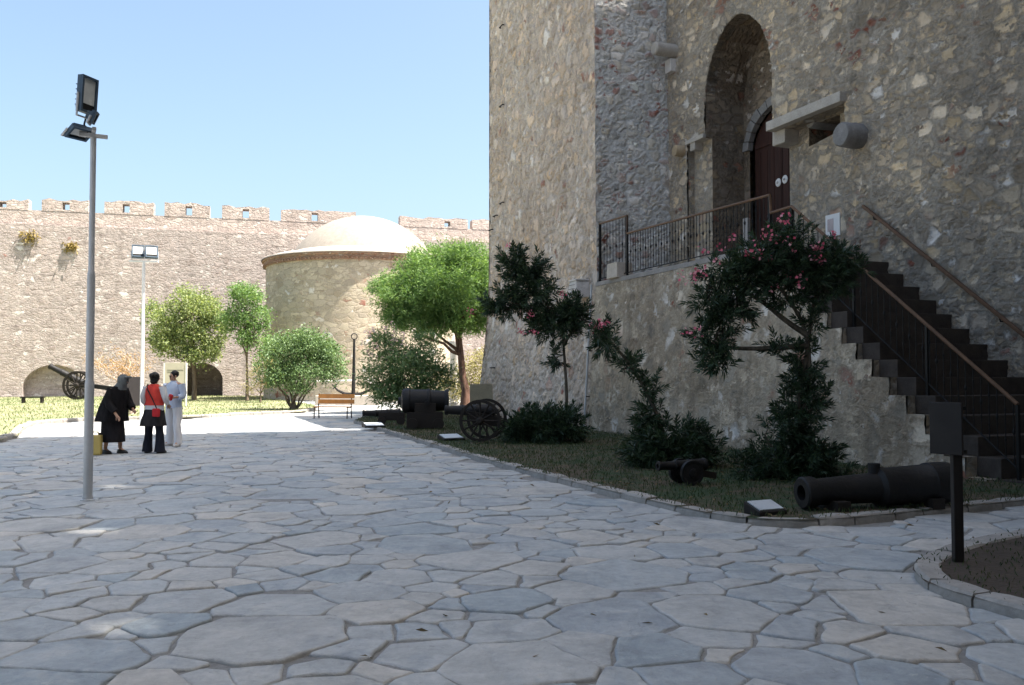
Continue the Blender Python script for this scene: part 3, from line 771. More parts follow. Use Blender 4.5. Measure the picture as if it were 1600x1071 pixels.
# brick teeth of the eaves
mb = MB()
for k in range(150):
    a = 2 * math.pi * k / 150
    mb.box((math.cos(a) * (DR + .08), math.sin(a) * (DR + .08), zEave - .36), (.16, .12, .1), Matrix.Rotation(a, 3, 'Z'))
mb.build('eave_teeth', brickm, dome)
rD, zDb = 4.75, at(567, 386, 56.5).z + .05
zAp = at(567, 338, 61).z
drum([(DR + .27, zEave - .005), (DR + .27, zEave + .05), (6.2, zEave + .26), (5.4, zDb - .24), (rD, zDb + .02), (rD - .3, zDb + .12)], M['apron'], 'apron_roof')
cap = []; H = zAp - zDb; RR = (rD * rD + H * H) / (2 * H)
for k in range(15):
    r = (rD - .02) * math.cos(k / 14 * math.pi / 2); cap.append((max(r, .01), zDb - .03 + (math.sqrt(RR * RR - r * r) - (RR - H))))
drum(cap, M['plaster_dome'], 'dome')

# ------------------------------------------------------------------ ground
def sheet(name, poly, z, mat, kind='structure'):
    o = MB().fill([poly], lambda a, b: (a, b, z)).build(name, mat); 
    tag(o, kind=kind); return o
t = NT('court_earth'); co = t.n('ShaderNodeTexCoord').outputs['Object']
n1 = t.noise(co, .8, 6, .65); n2 = t.noise(co, 22, 5, .7)
gmat = t.out(t.mix(t.mr(n2, .3, .7), t.ramp(n1, [(.3, (.21, .205, .20)), (.7, (.35, .34, .325))]), (.18, .175, .165)), .95, n2, .015)
gpoly = [(-700, -300), (700, -300), (700, 1200), (-700, 1200)]
sheet('ground', gpoly, -.017, gmat)

# lawn outlines (ground metres)
kerb_px = [(566, 655), (552, 661), (600, 676), (650, 691), (700, 706), (760, 724), (820, 741), (880, 757), (940, 772), (1000, 787), (1050, 799), (1100, 810), (1150, 818), (1200, 822), (1260, 823), (1330, 819), (1400, 812), (1480, 803), (1560, 795), (1640, 787), (1760, 777)]
kerbR = [G(*p) for p in kerb_px]
wall_side = [KW(16.5, WC - .05), KW(13.9, -.0), KW(0, -.02), KW(-9.7, -.1), KW(-9.9, 8), Vector((-1.5, 46, 0)), Vector((-4.6, 40, 0))]
lawnR = [(p.x, p.y) for p in kerbR] + [(p.x, p.y) for p in wall_side]
isl_px = [(1900, 812), (1700, 822), (1600, 838), (1520, 853), (1465, 869), (1432, 886), (1426, 902), (1445, 921), (1490, 938), (1560, 958), (1640, 980), (1760, 1014), (1950, 1060)]
isl = [G(*p) for p in isl_px] + [Vector((6.5, 4.1, 0)), Vector((9.6, 3.6, 0))]
lawnI = [(p.x, p.y) for p in isl] + [(12, 6), (11, 10.2)]
kl_px = [(-260, 742), (-100, 710), (0, 692), (29, 684), (36, 672), (62, 662), (165, 657), (285, 655), (380, 650), (428, 647.5), (470, 646), (495, 641)]
kerbL = [G(*p) for p in kl_px]
lawnL = [(p.x, p.y) for p in kerbL] + [(-10.6, 48), (-15.5, 58), (-17.5, 68.6), (-60, 57.5), (-60, 20)]

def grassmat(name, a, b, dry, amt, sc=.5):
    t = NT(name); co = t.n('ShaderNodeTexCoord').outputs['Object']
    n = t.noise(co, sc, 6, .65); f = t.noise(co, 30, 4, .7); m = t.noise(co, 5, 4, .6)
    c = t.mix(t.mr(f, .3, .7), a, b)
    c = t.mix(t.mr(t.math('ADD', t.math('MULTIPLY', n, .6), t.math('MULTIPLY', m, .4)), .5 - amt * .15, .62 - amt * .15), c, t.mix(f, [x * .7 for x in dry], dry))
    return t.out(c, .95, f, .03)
M['lawnR'] = grassmat('shaded_lawn', (.022, .044, .020), (.050, .078, .032), (.115, .088, .058), .45, .55)  # extra shade put into the colour, darker than the far grass
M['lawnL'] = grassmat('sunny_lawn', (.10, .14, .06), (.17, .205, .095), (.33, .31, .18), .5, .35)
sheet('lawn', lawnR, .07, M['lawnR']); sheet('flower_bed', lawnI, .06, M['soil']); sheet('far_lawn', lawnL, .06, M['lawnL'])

def inside(p, poly):
    c = False; j = len(poly) - 1
    for i in range(len(poly)):
        if (poly[i][1] > p[1]) != (poly[j][1] > p[1]) and p[0] < (poly[j][0] - poly[i][0]) * (p[1] - poly[i][1]) / (poly[j][1] - poly[i][1]) + poly[i][0]: c = not c
        j = i
    return c
def resample(pts, st):
    o = [pts[0].copy()]; acc = 0
    for a, b in zip(pts[:-1], pts[1:]):
        L = (b - a).length; p = st - acc
        while p <= L: o.append(a + (b - a) * (p / L)); p += st
        acc = (acc + L) % st
    return o
def smooth_path(pts, it=2):
    for _ in range(it):
        q = [pts[0]]
        for a, b in zip(pts[:-1], pts[1:]): q += [a * .75 + b * .25, a * .25 + b * .75]
        pts = q + [pts[-1]]
    return pts
def kerb(name, pts, side, w=.17, h=.115, st=.62):
    m = MB(); P = resample(smooth_path(pts), .155)
    i = 0
    while i < len(P) - 2:
        k = min(len(P) - 1, i + random.choice((3, 4, 4, 5)))
        seg = P[i:k + 1]; vs = []; fs = []; dz = random.uniform(-.012, .012); tl = random.uniform(-.008, .008)
        for j, p in enumerate(seg):
            tn = (P[min(i + j + 1, len(P) - 1)] - P[max(i + j - 1, 0)]).normalized(); nn = Vector((-tn.y, tn.x, 0)) * side
            sh = tn * (.011 if j == 0 else (-.011 if j == len(seg) - 1 else 0))
            e = .018 if j in (0, len(seg) - 1) else 0
            for off, z in ((0, -.03), (0, h - .03 + dz - e), (.022, h + dz - e * .6), (w - .02, h + dz + tl - e * .6), (w, h - .025 + dz + tl - e), (w, -.03)):
                q = p + sh + nn * off; vs.append((q.x, q.y, z))
        for j in range(len(seg) - 1):
            for a in range(5): fs.append((j * 6 + a, j * 6 + a + 1, j * 6 + a + 7, j * 6 + a + 6))
        fs.append((0, 1, 2, 3, 4, 5)); o = (len(seg) - 1) * 6; fs.append((o + 5, o + 4, o + 3, o + 2, o + 1, o))
        m.add(vs, fs); i = k
    return tag(m.build(name, M['kerb'], None), kind='structure')
kerb('lawn_kerb', kerbR[1:], 1, .19, .085); kerb('bed_kerb', isl, 1, .2, .085); kerb('far_kerb', kerbL, 1, .2, .13)

# ------------------------------------------------------------------ crazy paving: every stone a raised polygon
def clip(poly, nx, ny, c):
    o = []; n = len(poly)
    for i in range(n):
        a, b = poly[i], poly[(i + 1) % n]
        da, db = a[0] * nx + a[1] * ny - c, b[0] * nx + b[1] * ny - c
        if da <= 0: o.append(a)
        if (da < 0 < db) or (db < 0 < da):
            k = da / (da - db); o.append((a[0] + (b[0] - a[0]) * k, a[1] + (b[1] - a[1]) * k))
    return o
def paving():
    X0, X1, Y0, Y1 = -24, 14, 2.2, 56
    rr = random.Random(5); pts = []; grid = {}; cs = .5
    def ok(x, y, r):
        gx, gy = int(x / cs), int(y / cs)
        for i in range(gx - 3, gx + 4):
            for j in range(gy - 3, gy + 4):
                for q in grid.get((i, j), ()):
                    d = (pts[q][2] + r) * .44
                    if (pts[q][0] - x) ** 2 + (pts[q][1] - y) ** 2 < d * d: return False
        return True
    tries = 0
    while tries < 130000:
        tries += 1
        y = Y0 + (Y1 - Y0) * rr.random() ** 1.3; x = rr.uniform(X0, X1)
        if abs(x) > .72 * y + 3.5: continue
        r = rr.choice((.30, .40, .46, .54, .66, .84)) if tries < 30000 else rr.uniform(.24, .40)
        if y > 24: r = max(r, .55)
        if ok(x, y, r):
            grid.setdefault((int(x / cs), int(y / cs)), []).append(len(pts)); pts.append((x, y, r))
    vs = []; fs = []; rnd = []; tw = [rr.gauss(0, .11) for _ in range(997)]
    for k, (x, y, r) in enumerate(pts):
        if inside((x, y), lawnR) or inside((x, y), lawnI) or inside((x, y), lawnL): continue
        poly = [(x - 1.1, y - 1.1), (x + 1.1, y - 1.1), (x + 1.1, y + 1.1), (x - 1.1, y + 1.1)]
        gx, gy = int(x / cs), int(y / cs); gap = rr.choice((.002, .004, .005, .007, .010, .014))
        for i in range(gx - 4, gx + 5):
            for j in range(gy - 4, gy + 5):
                for q in grid.get((i, j), ()):
                    if q == k: continue
                    ax, ay, ar_ = pts[q]; dx, dy = ax - x, ay - y; d2 = dx * dx + dy * dy; d = math.sqrt(d2)
                    if d > 2.2: continue
                    f = .5 + (r * r - ar_ * ar_) / (2 * d2) * .55
                    f = min(.8, max(.2, f)); an_ = math.atan2(dy, dx) + tw[(min(k, q) * 31 + max(k, q) * 17) % 997]; nx, ny = math.cos(an_), math.sin(an_)
                    mxx, myy = x + dx * f, y + dy * f
                    poly = clip(poly, nx, ny, nx * mxx + ny * myy - gap)
        if len(poly) < 3: continue
        # drop tiny edges, ragged rounded outline
        n = len(poly); out = []
        near = y < 24
        for i in range(n):
            a, b = poly[i], poly[(i + 1) % n]; L = math.hypot(b[0] - a[0], b[1] - a[1])
            if L < .03: continue
            c = min(.016, L * .2) * rr.uniform(.2, 1.8) / L
            out.append((a[0] + (b[0] - a[0]) * c, a[1] + (b[1] - a[1]) * c))
            if near:
                m = max(1, int(L / .10)); nx, ny = (b[1] - a[1]) / L, -(b[0] - a[0]) / L
                bow = rr.uniform(-.012, .02)
                for q in range(1, m):
                    f = q / m; jx = rr.uniform(-.017, .006) + bow * math.sin(math.pi * f)
                    if c < f < 1 - c: out.append((a[0] + (b[0] - a[0]) * f + nx * jx, a[1] + (b[1] - a[1]) * f + ny * jx))
            out.append((b[0] - (b[0] - a[0]) * c, b[1] - (b[1] - a[1]) * c))
        n = len(out)
        if n < 3: continue
        z = rr.uniform(-.008, .006); tx, ty = rr.gauss(0, .013), rr.gauss(0, .013)
        cx, cy = sum(p[0] for p in out) / n, sum(p[1] for p in out) / n
        o = len(vs)
        zz = lambda p, dz: z + (p[0] - cx) * tx + (p[1] - cy) * ty + dz
        for p in out: vs.append((p[0], p[1], -.05))
        for p in out: vs.append((p[0], p[1], zz(p, -.013)))
        s1, s2 = .007, .022
        for p in out:
            dx, dy = cx - p[0], cy - p[1]; L = math.hypot(dx, dy) or 1
            vs.append((p[0] + dx / L * s1, p[1] + dy / L * s1, zz(p, -.003)))
        for p in out:
            dx, dy = cx - p[0], cy - p[1]; L = math.hypot(dx, dy) or 1; s = min(s2, L * .4)
            vs.append((p[0] + dx / L * s, p[1] + dy / L * s, zz(p, 0)))
        nf = 0
        for lv in range(3):
            for i in range(n):
                j = (i + 1) % n; fs.append((o + lv * n + i, o + lv * n + j, o + lv * n + n + j, o + lv * n + n + i)); nf += 1
        fs.append(tuple(range(o + 3 * n, o + 4 * n))); nf += 1
        rnd += [rr.random()] * nf
    me = bpy.data.meshes.new('paving'); me.from_pydata(vs, [], fs)
    at_ = me.attributes.new('rnd', 'FLOAT', 'FACE'); at_.data.foreach_set('value', np.array(rnd, dtype=np.float32))
    for p in me.polygons: p.use_smooth = len(p.vertices) == 4
    return me
t = NT('grey_flagstone'); co = t.n('ShaderNodeTexCoord').outputs['Object']
r = t.n('ShaderNodeAttribute', attribute_name='rnd').outputs['Fac']
r2 = t.math('FRACT', t.math('MULTIPLY', r, 17.31)); r3 = t.math('FRACT', t.math('MULTIPLY', r, 71.7))
base = t.ramp(r, [(0, (.30, .335, .355)), (.2, (.385, .395, .395)), (.4, (.415, .405, .385)), (.52, (.33, .355, .37)), (.66, (.42, .415, .40)), (.8, (.32, .345, .365)), (.9, (.42, .405, .38)), (1, (.47, .44, .40))])
mv = t.n('ShaderNodeCombineXYZ', {0: t.math('MULTIPLY', r2, 50), 1: t.math('MULTIPLY', r3, 50), 2: 0}).outputs[0]
pv = t.n('ShaderNodeVectorMath', {0: co, 1: mv}, operation='ADD').outputs[0]
na = t.noise(pv, 2.6, 6, .62, .6); nb_ = t.noise(pv, 14, 6, .7); ng = t.noise(co, 90, 3, .6); nbig = t.noise(co, .35, 4, .6)
lum = t.math('MULTIPLY', t.math('MULTIPLY', t.math('ADD', .62, t.math('MULTIPLY', na, .76)), t.math('ADD', .62, t.math('MULTIPLY', nb_, .78))), t.math('ADD', .78, t.math('MULTIPLY', nbig, .44)))
cc = t.mix(1.0, base, t.n('ShaderNodeCombineColor', {0: lum, 1: lum, 2: lum}).outputs[0], 'MULTIPLY')
cc = t.mix(t.mr(t.noise(t.mapv(pv, (1.5, .5, 1)), 2.2, 6, .7), .52, .70, 0, .55), cc, t.mix(1.0, cc, (.60, .66, .74), 'MULTIPLY'))
cc = t.mix(t.mr(na, .54, .72, 0, .4), cc, (.48, .44, .39))
sp_ = t.noise(co, 1.1, 8, .72)
cc = t.mix(t.mr(sp_, .54, .66, 0, .5), cc, t.mix(1.0, cc, (.58, .60, .62), 'MULTIPLY'))
cc = t.mix(t.mr(t.noise(co, 7, 6, .75), .60, .70, 0, .6), cc, (.20, .195, .185))
cc = t.mix(t.mr(t.noise(co, 4.3, 6, .75), .62, .72, 0, .6), cc, (.60, .57, .52))
hb = t.math('ADD', t.math('MULTIPLY', na, .9), t.math('ADD', t.math('MULTIPLY', nb_, .35), t.math('MULTIPLY', ng, .08)))
M['flag'] = t.out(cc, t.mr(nb_, .3, .7, .62, .85), hb, .04, 1.0, 0, .3)
pm = paving(); pm.materials.append(M['flag']); po = link_mesh('paving', pm); tag(po, kind='structure')

# ------------------------------------------------------------------ leaves
def leafmesh(name, P, D, L, W, mat, parent, droop=.12, fold=.25, seed=1):
    g = np.random.default_rng(seed); n = len(P)
    P = np.asarray(P, float); D = np.asarray(D, float)
    D = D / (np.linalg.norm(D, axis=1, keepdims=True) + 1e-9)
    rv = g.normal(size=(n, 3)); S = np.cross(D, rv); S /= (np.linalg.norm(S, axis=1, keepdims=True) + 1e-9)
    U = np.cross(S, D)
    L = np.broadcast_to(np.asarray(L, float).reshape(-1, 1), (n, 1)); W = np.broadcast_to(np.asarray(W, float).reshape(-1, 1), (n, 1))
    V = np.empty((n, 4, 3))
    V[:, 0] = P
    mid = P + D * L * .45 + U * W * fold
    V[:, 1] = mid + S * W * .5; V[:, 3] = mid - S * W * .5
    V[:, 2] = P + D * L; V[:, 2, 2] -= (L * droop)[:, 0]
    me = bpy.data.meshes.new(name)
    me.vertices.add(4 * n); me.vertices.foreach_set('co', V.astype(np.float32).ravel())
    me.loops.add(4 * n); me.loops.foreach_set('vertex_index', np.arange(4 * n, dtype=np.int32))
    me.polygons.add(n); me.polygons.foreach_set('loop_start', np.arange(0, 4 * n, 4, dtype=np.int32))
    me.update(calc_edges=True)
    a = me.attributes.new('rnd', 'FLOAT', 'FACE'); a.data.foreach_set('value', g.random(n).astype(np.float32))
    me.materials.append(mat); me.validate()
    return link_mesh(name, me, parent)
def unit(n, g):
    v = g.normal(size=(n, 3)); return v / np.linalg.norm(v, axis=1, keepdims=True)
def crown(name, lobes, nclump, per, L, W, mat, parent, seed, sig=.16, up=.3, shell=3.0, cutz=None):
    """leaf clumps through the volume of uneven lobes (cx,cy,cz,rx,ry,rz)"""
    g = np.random.default_rng(seed); lb = np.array(lobes, float)
    w = (lb[:, 3] * lb[:, 4] * lb[:, 5]) ** .75; w /= w.sum()
    sat = []
    for q in lb:
        for _ in range(4):
            u_ = unit(1, g)[0]; sc_ = g.uniform(.28, .5); sat.append(np.concatenate([q[:3] + u_ * q[3:] * g.uniform(.7, .98), q[3:] * sc_]))
    lb = np.vstack([lb, np.array(sat)]); w = (lb[:, 3] * lb[:, 4] * lb[:, 5]) ** .72; w /= w.sum()
    k = g.choice(len(lb), nclump, p=w)
    d = unit(nclump, g); rad = g.random(nclump) ** (1 / shell)
    rad *= 1 + .24 * np.sin(d[:, 0] * 5 + k) * np.cos(d[:, 2] * 4 + k * 2) + .10 * g.normal(size=nclump)
    c = lb[k, :3] + d * rad[:, None] * lb[k, 3:]
    size = g.uniform(.5, 1.25, nclump)
    P = np.repeat(c, per, 0) + g.normal(size=(nclump * per, 3)) * (sig * np.repeat(size, per))[:, None]
    out = np.repeat(d, per, 0); out[:, 2] += up
    D = out * .6 + unit(len(P), g) * .9
    drop = g.random(len(P)) < np.repeat(np.clip(size, .5, 1), per)
    P, D = P[drop], D[drop]
    ll = L * g.uniform(.65, 1.25, len(P)); ww = W * g.uniform(.7, 1.2, len(P))
    return leafmesh(name, P, D, ll, ww, mat, parent, .1, .2, seed), c
def limb(a, b, r0, r1, g, m, wob=.08, n=7, n_s=7, sag=0):
    a, b = Vector(a), Vector(b); L = (b - a).length; pts = []; rs = []
    for i in range(n):
        f = i / (n - 1); p = a.lerp(b, f)
        k = math.sin(math.pi * f) * wob * L
        p += Vector((g.normal() * k * .4, g.normal() * k * .4, (g.normal() * .25 + sag) * k)); pts.append(p); rs.append(lerp(r0, r1, f))
    m.tube(pts, rs, n_s); return pts
def tree(name, label, cat, base, lobes, trunk_pts, r0, leaf, barkm, nclump, per, L, W, seed, nlimb=12, group=None, sig=.16, shell=3.0, cname='crown', up=.3):
    b = Vector(base); o = thing(name, label, cat, b, 0, group)
    g = np.random.default_rng(seed)
    cr, cl = crown(cname, lobes, nclump, per, L, W, leaf, o, seed, sig, up, shell)
    m = MB(); n = len(trunk_pts)
    rs = [r0 * (1.35 if i == 0 else 1) * (1 - .55 * i / (n - 1)) for i in range(n)]
    m.tube(trunk_pts, rs, 10)
    for i in range(nlimb):
        tgt = cl[int(g.integers(len(cl)))]; k = int(g.integers(max(1, n // 2), n))
        limb(trunk_pts[k], tgt, rs[k] * .6, .012, g, m, .12)
    m.build('trunk', barkm, o, smooth=True)
    return o

# pine beside the turret
pb_ = Vector((at(727, 646, 38.5).x, 38.5, .05))
def rel(px, py, Y, base): v = at(px, py, Y) - base; return (v.x, v.y, v.z)
def plobe(px, py, Y, base, rx, ry, rz): return rel(px, py, Y, base) + (rx, ry, rz)
B = pb_
lob = [plobe(690, 445, 38.2, B, 1.9, 1.8, 1.1), plobe(640, 472, 37.8, B, 1.45, 1.4, .95), plobe(735, 425, 38.8, B, 1.8, 1.6, 1.1), plobe(690, 410, 38.6, B, 1.5, 1.4, .75), plobe(622, 485, 38, B, .8, .8, .7), plobe(765, 465, 39.5, B, 1.4, 1.3, .9), plobe(700, 495, 38.6, B, 1.3, 1.2, .55), plobe(655, 435, 38.6, B, 1.2, 1.2, .8), plobe(745, 455, 39, B, 1.5, 1.3, 1.2), plobe(700, 470, 38, B, 1.8, 1.6, .8), plobe(640, 455, 38.2, B, 1.5, 1.3, .9), plobe(720, 402, 38.8, B, 1.3, 1.2, .55), plobe(650, 500, 38, B, 1.2, 1.2, .6), plobe(690, 505, 38, B, 1.3, 1.2, .6), plobe(750, 500, 39.4, B, 1.0, 1.0, .6)]
tree('pine_tree', 'rounded bright green pine with a bare reddish trunk beside the turret', 'tree', B, lob,
     [(0, 0, -.05), (.02, 0, .9), rel(723, 590, 38.5, B), rel(720, 555, 38.5, B), rel(717, 525, 38.5, B), rel(705, 480, 38.5, B)], .21, M['l_pine'], M['bark_pine'], 3000, 36, .20, .034, 3, 16, None, .14, 3.2)
# oleander bush below the pine
B = Vector((at(630, 655, 33).x, 33, .05))
lob = [plobe(635, 575, 33, B, 1.25, 1.1, .8), plobe(600, 590, 33, B, .8, .9, .7), plobe(675, 590, 33.3, B, .75, .8, .75), plobe(600, 545, 33, B, .65, .7, .6), plobe(640, 615, 32.8, B, 1.3, 1, .5), plobe(655, 545, 33.2, B, .6, .6, .5)]
ob = tree('oleander_bush', 'broad dark oleander bush with pale pink flowers below the pine', 'shrub', B, lob,
     [(0, 0, -.05), (.03, 0, .3), (.0, .05, .8), (.05, 0, 1.4)], .07, M['l_bush'], M['bark_ole'], 760, 26, .16, .04, 4, 14, 'oleanders round the turret', .14, 2.6, 'foliage')
g = np.random.default_rng(44); fp = np.array([rel(585 + g.uniform(-22, 50), 540 + g.uniform(-34, 20), 32.6, B) for _ in range(30)])
P = np.repeat(fp, 9, 0) + g.normal(size=(30 * 9, 3)) * .06
leafmesh('blossoms', P, unit(len(P), g), .07, .055, M['petal_pale'], ob, 0, .1, 9)

# round multi-stemmed bush by the bench
B = Vector((at(458, 643, 40.5).x, 40.5, .05))
lob = [plobe(470, 555, 40.5, B, 1.5, 1.3, .95), plobe(430, 575, 40.5, B, .95, 1, .85), plobe(515, 565, 40.6, B, .85, .9, .85), plobe(465, 590, 40.2, B, 1.3, 1, .6), plobe(490, 540, 40.6, B, .9, .9, .7), plobe(440, 545, 40.8, B, .7, .8, .6)]
o = tree('round_shrub', 'round mid green shrub with many stems beside the orange bench', 'shrub', B, lob,
     [(0, 0, -.05), (.02, 0, .25), (.05, .05, .6)], .11, M['l_bush'], M['bark'], 800, 28, .13, .06, 6, 4, None, .16, 2.8)
m = MB(); g = np.random.default_rng(8)
for i in range(9):
    a = g.uniform(-1.2, 1.2); limb((g.uniform(-.15, .15), 0, 0), (math.sin(a) * 1.25, g.uniform(-.5, .5), 1.3 + g.uniform(0, .8)), .05, .02, g, m, .08)
m.build('stems', M['bark'], o, smooth=True)

# tree with yellow-green crown before the vault, and a slim green one
B = Vector((at(303, 627, 56).x, 56, .05))
lob = [plobe(300, 490, 56, B, 1.7, 1.6, 1.35), plobe(262, 510, 56, B, 1.25, 1.3, 1.2), plobe(328, 515, 56, B, 1.1, 1.2, 1.3), plobe(285, 540, 56, B, 1.5, 1.3, .9), plobe(315, 550, 56, B, 1.1, 1.2, .8), plobe(240, 490, 56.3, B, .6, .8, .6), plobe(305, 468, 56, B, 1.2, 1.2, .6)]
tree('leafy_tree', 'yellow green tree standing before the dark vault in the fortress wall', 'tree', B, lob,
     [(0, 0, -.05), (.03, 0, 1.0), (-.05, .0, 2.0), (-.1, 0, 3.2), rel(298, 490, 56, B)], .13, M['l_yel'], M['bark'], 900, 24, .17, .10, 12, 16, None, .2, 2.6)
B = Vector((at(386, 626, 54).x, 54, .05))
lob = [plobe(382, 475, 54, B, 1.1, 1.1, .95), plobe(365, 500, 54, B, .8, .9, .8), plobe(400, 497, 54, B, .75, .9, .8), plobe(385, 525, 54, B, .8, .8, .7), plobe(412, 540, 53.7, B, .5, .6, .8), plobe(375, 455, 54, B, .6, .6, .4)]
tree('leafy_tree', 'slim fresh green tree with thin stem close to the domed building', 'tree', B, lob,
     [(0, 0, -.05), (.0, 0, 1.2), (-.05, 0, 2.6), (.0, 0, 4.2), rel(383, 480, 54, B)], .085, M['l_green'], M['bark'], 420, 24, .15, .085, 15, 14, None, .17, 2.6)
B = Vector((at(407, 628, 51).x, 51, .05))
lob = [plobe(412, 585, 51, B, .75, .8, .9), plobe(398, 600, 51, B, .7, .7, .6), plobe(420, 560, 51, B, .5, .6, .6)]
tree('dry_shrub', 'thin brownish shrub between the slim tree and the round shrub', 'shrub', B, lob, [(0, 0, -.05), (0, 0, .5), (.05, 0, 1.2)], .05, M['l_drygreen'], M['bark'], 170, 14, .10, .04, 18, 16, None, .16, 2.2, 'foliage')
# small bare tree with pale trunk
B = Vector((at(206, 650, 36).x, 36, .05)); 
bt = thing('bare_tree', 'small pale branched tree with sparse dry orange leaves behind the people', 'tree', B)
g = np.random.default_rng(21); m = MB(); tips = []
stem = [(0, 0, -.05), (-.06, 0, .45), (.05, 0, .9), (.02, 0, 1.25)]
m.tube(stem, [.10, .07, .06, .05], 8)
for i in range(13):
    a = g.uniform(0, 2 * math.pi); l = g.uniform(.6, 1.35)
    e = Vector((math.cos(a) * l - .25, math.sin(a) * l * .7, 1.3 + g.uniform(.5, 1.35) - .12 * l))
    pp = limb(stem[2] if i % 2 else stem[3], e, .035, .012, g, m, .1, 6, 5)
    for q in range(7):
        s = pp[int(g.integers(2, 6))]; d = Vector((g.normal(), g.normal(), .8 + abs(g.normal()) * .5)).normalized() * g.uniform(.3, .7)
        p2 = limb(s, s + d, .011, .005, g, m, .1, 4, 4); tips += p2[1:]
m.build('trunk', M['bark_pale'], bt, smooth=True)
tips = np.array([tuple(p) for p in tips]); P = np.repeat(tips, 7, 0) + g.normal(size=(len(tips) * 7, 3)) * .09
leafmesh('crown', P, unit(len(P), g), .07, .035, M['l_dry'], bt, .1, .2, 22)
# sunny shrub in the gap between pine and turret
B = Vector((at(742, 632, 46).x, 46, .02))
tree('dry_shrub', 'sunlit straw coloured shrub seen between pine trunk and turret', 'shrub', B, [plobe(742, 585, 46, B, .8, .8, 1.0), plobe(728, 610, 46, B, .7, .7, .6), plobe(690, 605, 46, B, .8, .7, .7), plobe(755, 560, 46, B, .6, .6, .6)],
     [(0, 0, -.05), (0, 0, .5), (.05, 0, 1.2)], .05, M['l_drygreen'], M['bark'], 300, 20, .12, .06, 19, 8, None, .18, 2.4, 'foliage')
# dry tufts on the fortress wall
for (px, py, s, lb_) in ((47, 370, .36, 'straw yellow tuft growing high on the fortress wall, the wider one'), (111, 386, .26, 'mustard tuft hanging on the fortress wall beside the tall lamp pole')):
    u, z = WL(px, py); g = np.random.default_rng(int(px)); n = 150
    p0 = WA + WE * u; P = np.stack([g.normal(size=n) * s, -np.abs(g.normal(size=n)) * .12, g.normal(size=n) * s * .7], 1).clip(-s * 1.7, s * 1.7)
    o = leafmesh('wall_plant', P, unit(n, g) + np.array([0, -.5, -.3]), .26, .09, M['l_must'], None, .2, .2, int(px)); o.location = (p0.x, p0.y, z); o.rotation_euler = (0, 0, WROT)
    tag(o, lb_, 'plant', 'tufts on the fortress wall')
# ------------------------------------------------------------------ oleanders by the keep
def oleander(label, base, stems, lobes, nshoot, seed, flowers, shoot=.42, leaf=.15, leafw=.026, petal='petal', fper=20):
    """stems: polylines (px, py, Y) ; lobes as in plobe"""
    B = Vector(base); o = thing('oleander_shrub', label, 'shrub', B, 0, 'oleanders round the turret')
    g = np.random.default_rng(seed); m = MB(); sp = []
    for st in stems:
        pts = [Vector(rel(*p, B)) if len(p) == 3 else Vector(p[:3]) for p in st]
        ps = smooth_path(pts, 2); r0 = st_r = .045
        n = len(ps); m.tube(ps, [lerp(.05, .014, i / (n - 1)) for i in range(n)], 7); sp += [tuple(p) for p in ps]
    sp = np.array(sp)
    lb = np.array(lobes, float); w = (lb[:, 3] * lb[:, 4] * lb[:, 5]) ** .7; w /= w.sum()
    k = g.choice(len(lb), nshoot, p=w); d = unit(nshoot, g)
    c = lb[k, :3] + d * (g.random(nshoot) ** (1 / 2.4))[:, None] * lb[k, 3:]
    PP, DD, tips = [], [], []
    for i in range(nshoot):
        dr = d[i] * .8 + np.array([0, 0, .55]) + g.normal(size=3) * .35; dr /= np.linalg.norm(dr)
        ln = shoot * g.uniform(.6, 1.2); nb = 9
        a = c[i] - dr * ln * .5
        if g.random() < .35:
            j = np.argmin(((sp - a) ** 2).sum(1))
            limb(tuple(sp[j]), tuple(a), .012, .007, g, m, .1, 5, 4)
        side = np.cross(dr, [0.3, .2, 1]); side /= np.linalg.norm(side); s2 = np.cross(dr, side)
        for q in range(nb):
            f = q / (nb - 1); p = a + dr * ln * f; p[2] -= ln * .10 * f * f
            for h in range(3):
                an = q * 1.05 + h * 2.094 + g.normal() * .2
                ld = (side * math.cos(an) + s2 * math.sin(an)) * (1.0 - .55 * f) + dr * (.45 + .7 * f)
                PP.append(p); DD.append(ld)
        tips.append(a + dr * ln)
    # leaves also along the upper stems
    PP = np.array(PP); DD = np.array(DD)
    leafmesh('foliage', PP, DD, leaf * g.uniform(.75, 1.2, len(PP)), leafw * g.uniform(.8, 1.25, len(PP)), M['l_ole'], o, .16, .3, seed)
    m.build('stems', M['bark_ole'], o, smooth=True)
    if len(flowers):
        fp = np.array([rel(*f, B) for f in flowers]); P = np.repeat(fp, fper, 0) + g.normal(size=(len(fp) * fper, 3)) * np.array([.05, .05, .04])
        leafmesh('blossoms', P, unit(len(P), g) + np.array([0, -.3, .3]), .055, .05, M[petal], o, 0, .15, seed + 1)
    return o

